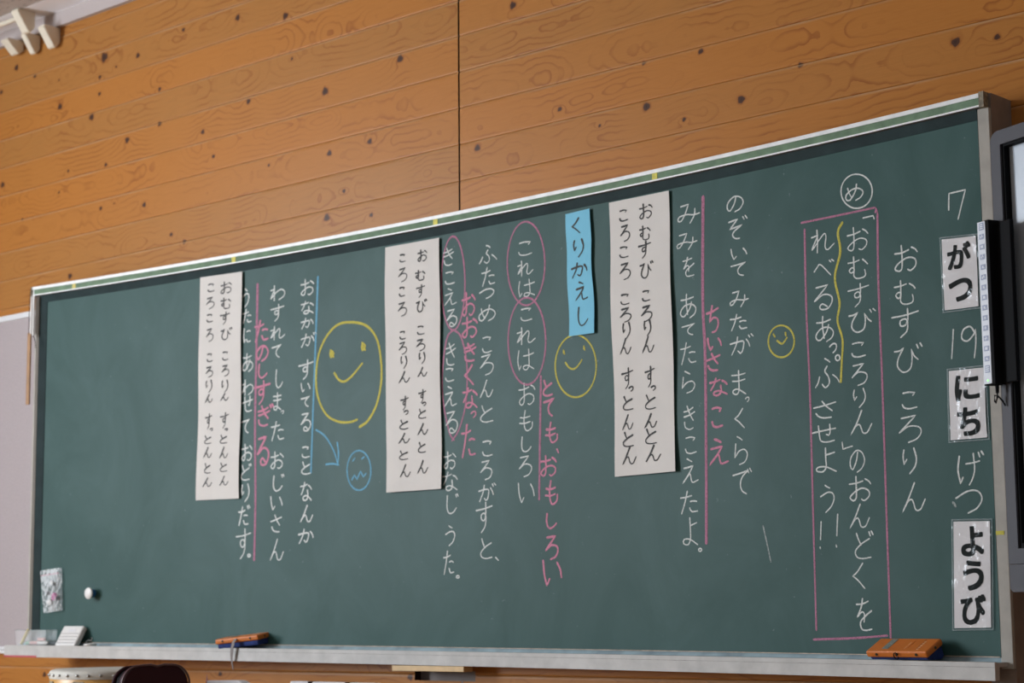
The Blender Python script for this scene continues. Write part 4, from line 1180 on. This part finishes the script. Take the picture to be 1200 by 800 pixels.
# clear box of chalk
def open_box(bm, w, d, h, t, taper=0.004):
    for (c, s) in (((0, 0, t / 2), (w - 2 * taper, d - 2 * taper, t)),):
        box(bm, c, s)
    for sx in (-1, 1):
        prism(bm, [(sx * (w / 2 - taper), 0), (sx * (w / 2), h), (sx * (w / 2 - t), h), (sx * (w / 2 - taper - t), 0)], 'y', -d / 2, d / 2)
    for sy in (-1, 1):
        prism(bm, [(sy * (d / 2 - taper), 0), (sy * (d / 2), h), (sy * (d / 2 - t), h), (sy * (d / 2 - taper - t), 0)], 'x', -w / 2, w / 2)


bx_c = (-1.790, fb(-1.79) - 0.0135)
t = thing('chalk_box', 'clear plastic open box of chalk sticks on the tray below the zip bag', 'box', (bx_c[0], bx_c[1], tray_top(bx_c[0]) + 0.0004), (0, 0, math.atan(-2 * 0.03376 * bx_c[0] + 0.0054)))
bm = bmesh.new(); open_box(bm, 0.148, 0.049, 0.048, 0.0012)
link('box_body', bm_mesh(bm, 'box_body'), 'clear', t)
bm = bmesh.new()
for sy in (-1, 1): box(bm, (0, sy * 0.0245, 0.0485), (0.152, 0.0035, 0.002), 0.0008)
for sx in (-1, 1): box(bm, (sx * 0.0742, 0, 0.0485), (0.0035, 0.0525, 0.002), 0.0008)
link('rim', bm_mesh(bm, 'rim'), 'film_edge', t)
yaw_l = t.rotation_euler.z
MT['chalk_stick'] = mat('chalk_stick_white', (0.72, 0.70, 0.68), 0.95)
MT['chalk_stick_pink'] = mat('chalk_stick_pink', (0.62, 0.38, 0.36), 0.95)
MT['chalk_stick_yellow'] = mat('chalk_stick_yellow', (0.66, 0.52, 0.16), 0.95)
MT['chalk_stick_green'] = mat('chalk_stick_green', (0.28, 0.45, 0.34), 0.95)
CH = [(-0.058, 0.004, 0.026, 60, 12, 'chalk_stick_yellow', 'yellow chalk stick standing tilted in the clear box', 0.055),
      (-0.035, 0.010, 0.0065, 0, 4, 'chalk_stick', 'white chalk stick lying next to the yellow one in the clear box', 0.05),
      (-0.026, -0.008, 0.0065, 0, -6, 'chalk_stick_green', 'green chalk stub in the clear box', 0.030),
      (0.004, -0.010, 0.0065, 0, 5, 'chalk_stick_pink', 'pink chalk stick at the front of the clear box', 0.034),
      (0.012, 0.010, 0.0065, 0, -4, 'chalk_stick', 'white chalk stick behind the pink one in the clear box', 0.040),
      (0.044, -0.008, 0.0065, 0, 8, 'chalk_stick', 'white chalk stick at the far end of the clear box from the yellow one', 0.042),
      (0.028, 0.000, 0.0175, 0, -16, 'chalk_stick_pink', 'pinkish chalk stick lying on top of the others in the clear box', 0.050)]
for (dx, dy, dz, tilt, yw, m, lb, ln_) in CH:
    bm = bmesh.new()
    lathe(bm, [(0, -ln_ / 2), (0.0045, -ln_ / 2), (0.0052, -ln_ / 2 + 0.001), (0.0052, ln_ / 2 - 0.001), (0.0040, ln_ / 2), (0, ln_ / 2)], 14)
    o = link('chalk_stick', bm_mesh(bm, 'chalk_stick', False), m)
    q = Matrix.Rotation(yaw_l, 3, 'Z') @ Vector((dx, dy, 0))
    o.location = (bx_c[0] + q.x, bx_c[1] + q.y, t.location.z + dz + 0.0006)
    o.rotation_euler = (0, math.radians(90 - tilt), yaw_l + math.radians(yw))
    tag(o, lb, 'chalk', 'chalk in the clear box')

# white keypad-like case leaning on the board
xk = -1.629
t = thing('keypad_case', 'small white plastic case with rows of marks leaning on the board beside the chalk box', 'case', (xk, fb(xk) - 0.034, tray_top(xk) + 0.0006), (math.radians(-32), 0, math.radians(6)))
bm = bmesh.new(); box(bm, (0, 0.010, 0.0375), (0.098, 0.020, 0.075), 0.006, 3)
link('case_body', bm_mesh(bm, 'case_body'), 'white_plastic', t)
bm = bmesh.new(); box(bm, (0.004, -0.0005, 0.0555), (0.036, 0.0016, 0.012), 0.0006)
link('blank_label', bm_mesh(bm, 'blank_label'), 'paper_card', t)
for rz, n, z_ in ((0, 13, 0.010), (1, 13, 0.0215), (2, 13, 0.033), (3, 12, 0.0445)):
    bm = bmesh.new()
    for k in range(n):
        box(bm, (-0.040 + k * 0.080 / (n - 1), -0.0003, z_), (0.0038, 0.0014, 0.0034), 0.0004, 1)
    link('mark_row', bm_mesh(bm, 'mark_row'), 'grey_mark', t)
# small clip with bent wire arms
xc = -1.520
t = thing('wire_clip', 'small white clip with a bent wire arm on the tray beside the white case', 'clip', (xc, fb(xc) - 0.022, tray_top(xc) + 0.0004))
bm = bmesh.new(); lathe(bm, [(0, 0), (0.019, 0), (0.021, 0.002), (0.020, 0.005), (0.016, 0.0065), (0, 0.007)], 24)
link('clip_disc', bm_mesh(bm, 'clip_disc', True), 'white_plastic', t)
bm = bmesh.new(); tube(bm, [(-0.018, 0, 0.006), (-0.024, 0.0, 0.013), (-0.012, 0.0, 0.018), (0.002, 0.0, 0.016), (0.010, 0, 0.023), (0.004, 0, 0.026)], 0.0011, 6)
link('wire_arm', bm_mesh(bm, 'wire_arm'), 'steel', t)


# erasers
def eraser(loc, rot, label, pr, pad_extra=0.0):
    """blackboard eraser: x along its length, its orange back up, front edge at y = 0, pad below"""
    t = thing('chalkboard_eraser', label, 'eraser', loc, rot, 'chalkboard erasers on the tray')
    Lh, W, H = 0.0805, 0.064, 0.0150
    bm = bmesh.new()
    box(bm, (0, W / 2, 0.0165 + H / 2), (2 * Lh, W, H), 0.0042, 3)
    bd = link('orange_back', bm_mesh(bm, 'orange_back'), 'orange', t)
    for f in bd.data.polygons: f.use_smooth = False
    # corduroy pad, wedge-shaped bulge underneath
    bm = bmesh.new()
    prism(bm, pr, 'x', -Lh + 0.005, Lh - 0.004 + pad_extra)
    bmesh.ops.bevel(bm, geom=list(bm.edges), offset=0.0022, segments=2, affect='EDGES')
    pd = link('felt_pad', bm_mesh(bm, 'felt_pad'), 'navy', t); pd['label'] = 'navy corduroy pad'
    for x in (-0.052, 0.001, 0.052):
        bm = bmesh.new(); cyl(bm, (x, 0.0002, 0.0245), (x, -0.0016, 0.0245), 0.0034, 0.0028, n=14)
        link('rivet', bm_mesh(bm, 'rivet', False), 'rivet', t)
    for x in (Lh,):
        bm = bmesh.new(); cyl(bm, (x - 0.0002, W * 0.52, 0.0245), (x + 0.0016, W * 0.52, 0.0245), 0.0034, 0.0028, n=14)
        link('rivet', bm_mesh(bm, 'rivet', False), 'rivet', t)
    bm = bmesh.new(); box(bm, (-0.036, W * 0.55, 0.0165 + H + 0.0003), (0.017, 0.046, 0.0006), 0.0002, 1)
    gl = link('grey_label', bm_mesh(bm, 'grey_label'), 'grey_label', t); gl['label'] = 'worn grey printed label'
    bm = bmesh.new()
    for (x, y0, y1) in ((0.022, 0.018, 0.050), (0.046, 0.010, 0.056)):
        box(bm, (x, (y0 + y1) / 2, 0.0165 + H + 0.0002), (0.0012, y1 - y0, 0.0004))
    link('moulded_line', bm_mesh(bm, 'moulded_line'), 'orange_dark', t)
    for (x, y0, y1, n) in ((0.015, 0.014, 0.042, 9), (0.050, 0.012, 0.046, 5)):
        bm = bmesh.new()
        for k in range(n):
            if n == 9 and k == 4: continue
            box(bm, (x, y0 + (y1 - y0) * k / (n - 1), 0.0165 + H + 0.0002), (0.0022 if n == 9 else 0.006, (y1 - y0) / n * 0.5, 0.0004))
        link('moulded_mark', bm_mesh(bm, 'moulded_mark'), 'pale_print', t)
    return t


xe = 1.4405
er = eraser((xe, fb(xe) - 0.0445, tray_top(xe) - 0.0095), (math.radians(26), 0, math.radians(-5.0)), 'orange-backed chalkboard eraser with a grey label below the tall date card',
            [(0.004, 0.0175), (0.0045, 0.0105), (0.010, 0.0072), (0.050, -0.0115), (0.0605, -0.0085), (0.0615, 0.0175)])
bm = bmesh.new()
tube(bm, [(0.001 + 0.006 * math.cos(a), -0.003, 0.0225 + 0.0075 * math.sin(a)) for a in [math.radians(20 + i * 32) for i in range(11)]], 0.0013, 6)
rg = link('ring', bm_mesh(bm, 'ring'), 'black_plastic', er); rg['label'] = 'dark metal ring'
xe = -0.836
el = eraser((xe, fb(xe) - 0.0415, tray_top(xe) + 0.0003), (math.radians(8), math.radians(-5), math.radians(12)), 'orange-backed chalkboard eraser with a hanging grey strap on the tray',
            [(0.004, 0.0175), (0.0035, 0.006), (0.006, 0.0015), (0.052, 0.0), (0.062, 0.004), (0.061, 0.0175)])
# strap hanging over the tray
vs, fs = [], []
pth = [(0.000, -0.0012, 0.027, 0.011), (-0.003, -0.010, 0.020, 0.012), (-0.008, -0.014, 0.004, 0.012), (-0.013, -0.015, -0.014, 0.011), (-0.0155, -0.015, -0.030, 0.008), (-0.0165, -0.014, -0.046, 0.005), (-0.0165, -0.013, -0.062, 0.0035)]
for (x, y, z, w) in pth:
    vs += [(x - w / 2, y, z), (x + w / 2, y - 0.002, z), (x + w / 2, y - 0.0005, z), (x - w / 2, y + 0.0015, z)]
for i in range(len(pth) - 1):
    for k in range(4): fs.append((i * 4 + k, i * 4 + (k + 1) % 4, i * 4 + 4 + (k + 1) % 4, i * 4 + 4 + k))
fs += [(0, 1, 2, 3), tuple(len(pth) * 4 - 4 + k for k in (3, 2, 1, 0))]
sp_ = link('strap', mesh_from(vs, fs, 'strap'), 'strap', el); sp_['label'] = 'frayed grey hanging strap'

# ================================================================== hanging at the board's left edge
t = thing('wooden_pointer', 'brown wooden stick hanging on a cord at the left frame corner', 'pointer', (-1.8795, -0.150, 1.640))
bm = bmesh.new(); box(bm, (0, 0, 0.122), (0.019, 0.006, 0.244), 0.0015)
link('stick', bm_mesh(bm, 'stick'), 'stick_wood', t)
bm = bmesh.new(); tube(bm, [(0.000, -0.003, 0.238), (0.002, -0.005, 0.30), (0.005, -0.006, 0.36), (0.0085, -0.0055, 0.391)], 0.0011, 6)
link('cord', bm_mesh(bm, 'cord'), 'black_leather', t)['label'] = 'thin black cord'
t = thing('hanging_slats', 'pair of short white slats hung down the left frame stile under the rail end', 'slat', (-1.858, -0.150, 1.874))
bm = bmesh.new(); box(bm, (-0.0075, -0.004, 0.069), (0.0065, 0.005, 0.128), 0.001)
link('slat', bm_mesh(bm, 'slat'), 'white_plastic', t)
bm = bmesh.new(); box(bm, (0.0055, -0.004, 0.0645), (0.0080, 0.005, 0.137), 0.001)
link('slat', bm_mesh(bm, 'slat'), 'white_plastic', t)
bm = bmesh.new(); tube(bm, [(-0.004, -0.004, 0.002), (0.006, -0.006, -0.003), (0.014, -0.005, -0.010), (0.018, -0.003, -0.026), (0.0185, -0.002, -0.045)], 0.0012, 6)
link('cord', bm_mesh(bm, 'cord'), 'black_leather', t)

# ================================================================== electronic whiteboard at the right, turned towards the seats
TVYAW = math.radians(-21)
tv = thing('electronic_whiteboard', 'large electronic whiteboard with grey bezel standing right of the chalkboard', 'display', (1.802, -0.300, 0.0), (0, 0, TVYAW))
TW, Z0, Z1 = 1.62, 1.0150, 1.8925


def rounded(x0, x1, z0, z1, r, n=7, corners=(1, 1, 1, 1)):
    pts = []
    for (cx, cz, a0, k) in ((x1 - r, z1 - r, 0, corners[0]), (x0 + r, z1 - r, 90, corners[1]), (x0 + r, z0 + r, 180, corners[2]), (x1 - r, z0 + r, 270, corners[3])):
        if k: pts += [(cx + r * math.cos(math.radians(a0 + 90 * i / n)), cz + r * math.sin(math.radians(a0 + 90 * i / n))) for i in range(n + 1)]
        else: pts.append((x1 if cx > (x0 + x1) / 2 else x0, z1 if cz > (z0 + z1) / 2 else z0))
    return pts


def ring_prism(bm, outer, inner, y0, y1):
    n = len(outer)
    o0 = [bm.verts.new((p[0], y0, p[1])) for p in outer]; i0 = [bm.verts.new((p[0], y0, p[1])) for p in inner]
    o1 = [bm.verts.new((p[0], y1, p[1])) for p in outer]; i1 = [bm.verts.new((p[0], y1, p[1])) for p in inner]
    for k in range(n):
        j = (k + 1) % n
        bm.faces.new((o0[k], o0[j], i0[j], i0[k])); bm.faces.new((o1[k], i1[k], i1[j], o1[j]))
        bm.faces.new((o0[k], o1[k], o1[j], o0[j])); bm.faces.new((i0[k], i0[j], i1[j], i1[k]))


bm = bmesh.new()
ring_prism(bm, rounded(0, TW, Z0, Z1, 0.022, corners=(1, 1, 0, 0)), rounded(0.0285, TW - 0.0285, Z0 + 0.030, Z1 - 0.0295, 0.0005, corners=(1, 1, 0, 0)), 0.0, 0.070)
link('bezel', bm_mesh(bm, 'bezel'), 'bezel', tv)
bm = bmesh.new()
ring_prism(bm, rounded(0.028, TW - 0.028, Z0 + 0.0295, Z1 - 0.029, 0.001, n=2), rounded(0.0345, TW - 0.0345, Z0 + 0.040, Z1 - 0.0345, 0.001, n=2), 0.005, 0.03)
link('inner_frame', bm_mesh(bm, 'inner_frame'), 'black_plastic', tv)
box_obj('screen', (TW / 2, 0.026, (Z0 + Z1) / 2 + 0.003), (TW - 0.066, 0.012, Z1 - Z0 - 0.072), 'screen', tv)
box_obj('back_case', (TW / 2, 0.085, (Z0 + Z1) / 2), (TW - 0.10, 0.05, Z1 - Z0 - 0.1), 'black_plastic', tv, 0.01)
bm = bmesh.new(); prism(bm, rounded(0.004, TW - 0.004, 0.9600, Z0 - 0.0012, 0.012, corners=(0, 0, 1, 1)), 'y', -0.003, 0.055)
link('pen_shelf', bm_mesh(bm, 'pen_shelf'), 'bezel', tv)
for x in (0.45, 1.17):
    bm = bmesh.new(); box(bm, (x, 0.14, 0.78), (0.06, 0.06, 1.46), 0.006); box(bm, (x, 0.115, 1.3), (0.05, 0.03, 0.3))
    link('stand_post', bm_mesh(bm, 'stand_post'), 'bezel', tv)
    bm = bmesh.new(); box(bm, (x, -0.05, 0.035), (0.07, 0.62, 0.05), 0.01)
    for y in (-0.33, 0.23): cyl(bm, (x - 0.015, y, 0.0275), (x + 0.015, y, 0.0275), 0.027, n=18)
    link('stand_foot', bm_mesh(bm, 'stand_foot'), 'bezel', tv)
box_obj('stand_bar', (0.81, 0.14, 0.35), (0.70, 0.04, 0.05), 'bezel', tv, 0.005)
# button strip clipped over the left edge of the bezel
st = box_obj('button_strip', (0.0010, -0.0150, 1.5400), (0.0330, 0.0280, 0.3350), 'black_plastic', tv, 0.001)
st['label'] = 'black strip with a white button panel clipped on the bezel edge'
box_obj('reflection_plate', (0.0330, -0.006, 1.5385), (0.056, 0.010, 0.328), 'black_plastic', tv, 0.002)  # dark plate standing in for the strip's reflection in the screen
box_obj('white_panel', (-0.0035, -0.0294, 1.5405), (0.0232, 0.0012, 0.3310), 'panel_white', st)
for k in range(15):
    z = 1.6960 - k * 0.0208
    bm = bmesh.new()
    tall = 0.0150 if k in (0, 14) else 0.0105
    box(bm, (-0.0030, -0.0302, z), (0.0145, 0.0008, tall), 0.0003, 1)
    link('button', bm_mesh(bm, 'button'), 'button_blue', st)
    bm = bmesh.new()
    c = (-0.0030, -0.0307, z)
    if k in (9, 10):
        s_ = -1 if k == 9 else 1
        prism(bm, [(c[0] - 0.0035, z + 0.0012 * s_), (c[0] + 0.0035, z + 0.0012 * s_), (c[0], z - 0.0030 * s_)], 'y', c[1] - 0.0002, c[1] + 0.0002)
        box(bm, (c[0], c[1], z + 0.002 * s_), (0.0018, 0.0004, 0.003))
    elif k in (2, 7, 12):
        box(bm, c, (0.0070, 0.0004, 0.0052))
    elif k in (1, 3, 5, 11):
        box(bm, c, (0.0085, 0.0004, 0.0016), M=None); box(bm, (c[0] + 0.001, c[1], z + 0.0018), (0.002, 0.0004, 0.0040)); box(bm, (c[0] - 0.002, c[1], z - 0.002), (0.002, 0.0004, 0.003))
    elif k in (0, 14):
        for d_ in (-0.004, 0, 0.004): box(bm, (c[0], c[1], z + d_), (0.0100, 0.0004, 0.0020))
    else:
        box(bm, c, (0.0040, 0.0004, 0.0040)); box(bm, (c[0] + 0.0035, c[1], z - 0.002), (0.002, 0.0004, 0.0025))
    link('button_icon', bm_mesh(bm, 'button_icon'), 'panel_white', st)
bm = bmesh.new(); cyl(bm, (-0.0030, -0.0298, 1.3815), (-0.0030, -0.0308, 1.3815), 0.0022, n=12)
link('status_light', bm_mesh(bm, 'status_light'), 'led', st)['label'] = 'green status light'
bm = bmesh.new()
cyl(bm, (0.006, -0.015, 1.373), (0.006, -0.015, 1.356), 0.0042, 0.0034, n=12)
tube(bm, [(0.006, -0.015, 1.357), (0.0055, -0.016, 1.345), (0.002, -0.017, 1.336), (-0.001, -0.017, 1.340), (-0.0005, -0.017, 1.352), (0.004, -0.012, 1.350), (0.010, -0.006, 1.340), (0.0145, -0.0035, 1.33)], 0.0018, 8)
link('cable', bm_mesh(bm, 'cable'), 'black_plastic', st)['label'] = 'short looped black cable'


# ================================================================== brackets under the ceiling in the left corner
def bracket(loc, depth, height, thick, label):
    """wedge with its sloping face towards the room, fixed by its top and back"""
    bm = bmesh.new()
    d, h = depth, height
    prism(bm, [(-d, 0), (0, 0), (0, -h * 0.74), (-d * 0.24, -h), (-d * 0.38, -h * 0.97), (-d * 1.04, -h * 0.13)], 'x', -thick, 0)
    bmesh.ops.bevel(bm, geom=list(bm.edges), offset=0.0018, segments=2, affect='EDGES')
    o = link('ceiling_bracket', bm_mesh(bm, 'ceiling_bracket'), 'cream_metal')
    o.location = loc
    return tag(o, label, 'bracket', 'cream wedge brackets at the ceiling corner')


bracket((-2.023, -0.066, 3.0572), 0.070, 0.078, 0.042, 'cream wedge bracket fixed to the ceiling ledge above the planks')
bracket((-1.962, -0.0010, 3.0005), 0.066, 0.074, 0.040, 'cream wedge bracket on the planks under the cornice, nearest the chalkboard')
bracket((-2.190, -0.0010, 3.0005), 0.066, 0.050, 0.046, 'cream wedge bracket on the planks, farthest from the chalkboard')
bracket((-2.086, -0.0010, 3.0000), 0.060, 0.070, 0.030, 'cream wedge bracket on the planks between two others under the cornice')
bm = bmesh.new(); tube(bm, [(-2.062, -0.100, 3.040), (-2.13, -0.100, 3.040), (-2.30, -0.100, 3.040), (-3.55, -0.100, 3.040)], 0.0085, 12)
tag(link('curtain_pole', bm_mesh(bm, 'curtain_pole', True), 'cream_metal'), 'cream metal pole running from the ceiling bracket along the cornice', 'pole')

# ================================================================== below the tray: things standing on a low table
t = thing('low_table', 'low wooden table below the chalkboard', 'table', (-0.55, -0.68, 0))
box_obj('table_top', (0, 0, 0.4875), (1.65, 0.90, 0.025), 'plain_wood', t, 0.004)
for x in (-0.77, 0.77):
    for y in (-0.40, 0.40):
        box_obj('leg', (x, y, 0.2375), (0.05, 0.05, 0.475), 'plain_wood', t, 0.004)
TT = 0.5002
# drum
t = thing('studded_drum', 'wooden drum with a studded grey skin below the chalkboard tray', 'drum', (-0.868, -0.500, TT))
ztop = 0.7845 - TT
bm = bmesh.new(); lathe(bm, [(0, 0.0), (0.150, 0.0), (0.172, 0.05), (0.184, ztop * 0.5), (0.186, ztop - 0.018), (0.1775, ztop - 0.004), (0, ztop - 0.004)], 56)
link('drum_body', bm_mesh(bm, 'drum_body', True), 'drum_wood', t)
bm = bmesh.new(); lathe(bm, [(0.1868, ztop - 0.024), (0.1876, ztop - 0.018), (0.1868, ztop - 0.006), (0.183, ztop - 0.001), (0.172, ztop + 0.002), (0.0, ztop + 0.003)], 56)
link('drum_skin', bm_mesh(bm, 'drum_skin', True), 'skin', t)
for k in range(34):
    a = 2 * math.pi * (k + 0.3) / 34
    bm = bmesh.new()
    c = Vector((0.1868 * math.cos(a), 0.1868 * math.sin(a), ztop - 0.0135)); n_ = Vector((math.cos(a), math.sin(a), 0))
    cyl(bm, c, c + n_ * 0.003, 0.0042, 0.0036, n=10); cyl(bm, c + n_ * 0.003, c + n_ * 0.0045, 0.0036, 0.0012, n=10)
    link('stud', bm_mesh(bm, 'stud', True), 'steel', t)
for k in range(9):
    a = 2 * math.pi * k / 9 + 0.18
    bm = bmesh.new()
    prism(bm, rounded(-0.020, 0.020, -0.030, 0.0, 0.006, n=3), 'y', -0.0015, 0.0035)
    o = link('body_fitting', bm_mesh(bm, 'body_fitting'), 'cap_brown', t)
    o.location = (0.1862 * math.cos(a), 0.1862 * math.sin(a), ztop - 0.0295); o.rotation_euler = (0, 0, a + math.pi / 2)
# school bag
t = thing('school_bag', 'dark maroon round-topped leather school bag standing beside the drum', 'bag', (-0.548, -0.600, TT), (0, 0, math.radians(84)))
H = 0.8005 - TT


def bag_prof(w, h, r, dip=0.003):
    pts = [(-w / 2, 0)]
    for i in range(9): a = math.radians(180 - 90 * i / 8); pts.append((-w / 2 + r + r * math.cos(a), h - r + r * math.sin(a)))
    pts.append((-w * 0.08, h + 0.0015)); pts.append((w * 0.02, h - dip)); pts.append((w * 0.12, h + 0.001))
    for i in range(9): a = math.radians(90 - 90 * i / 8); pts.append((w / 2 - r + r * math.cos(a), h - r + r * math.sin(a)))
    pts.append((w / 2, 0))
    return pts


bm = bmesh.new(); prism(bm, bag_prof(0.203, H - 0.002, 0.050), 'y', 0.012, 0.034)
bmesh.ops.bevel(bm, geom=[e for e in bm.edges if abs(e.verts[0].co.y - e.verts[1].co.y) < 1e-6], offset=0.004, segments=2, affect='EDGES')
link('flap', bm_mesh(bm, 'flap'), 'maroon', t)
bm = bmesh.new(); prof = bag_prof(0.207, H, 0.052)
tube(bm, [(p[0], 0.011, max(p[1], 0.004)) for p in prof], 0.0032, 8)
link('piping', bm_mesh(bm, 'piping', True), 'maroon_edge', t)
bm = bmesh.new(); prism(bm, bag_prof(0.193, H - 0.010, 0.046), 'y', 0.034, 0.072)
bmesh.ops.bevel(bm, geom=[e for e in bm.edges if abs(e.verts[0].co.y - e.verts[1].co.y) < 1e-6], offset=0.008, segments=2, affect='EDGES')
link('bag_body', bm_mesh(bm, 'bag_body'), 'black_leather', t)
bm = bmesh.new(); tube(bm, [(p[0] * 0.985, 0.064, max(0.006, p[1] - 0.004)) for p in bag_prof(0.203, H - 0.002, 0.050)], 0.005, 8)
link('back_rim', bm_mesh(bm, 'back_rim', True), 'maroon', t)
# paper things whose tops just show
bm = bmesh.new(); lathe(bm, [(0, 0), (0.030, 0), (0.0, 0.2665)], 28)
pc = link('paper_cone', bm_mesh(bm, 'paper_cone', True), 'pink_paper'); pc.location = (-0.80, -0.235, TT)
tag(pc, 'dusty pink paper cone, its tip showing beside the school bag', 'paper cone')
vs, fs = [], []
arc = []
for i in range(25):
    s_ = i / 24
    arc.append((-0.765 + 0.175 * s_, 0.246 - 0.016 * max(0, (s_ - 0.72) / 0.28) ** 2 + 0.004 * s_))
for (x, z) in arc: vs += [(x, -0.262, TT), (x, -0.262, TT + z), (x, -0.236, TT + z), (x, -0.236, TT)]
for i in range(24):
    for k in range(4): fs.append((i * 4 + k, i * 4 + (k + 1) % 4, i * 4 + 4 + (k + 1) % 4, i * 4 + 4 + k))
fs += [(0, 1, 2, 3), (99, 98, 97, 96)]
tag(link('paper_stack', mesh_from(vs, fs, 'paper_stack'), 'white_paper'), 'white paper bundle with a curved top edge beside the pink cone', 'paper')
t = thing('picture_book', 'white book standing on edge with dark binding marks below the tray', 'book', (-0.19, -0.29, TT))
box_obj('pages', (0, 0, 0.1262), (0.336, 0.028, 0.2524), 'white_paper', t, 0.004)
for x in (-0.085, 0.062):
    box_obj('binding_mark', (x, -0.001, 0.1266), (0.016, 0.0285, 0.2526), 'black_plastic', t, 0.001)
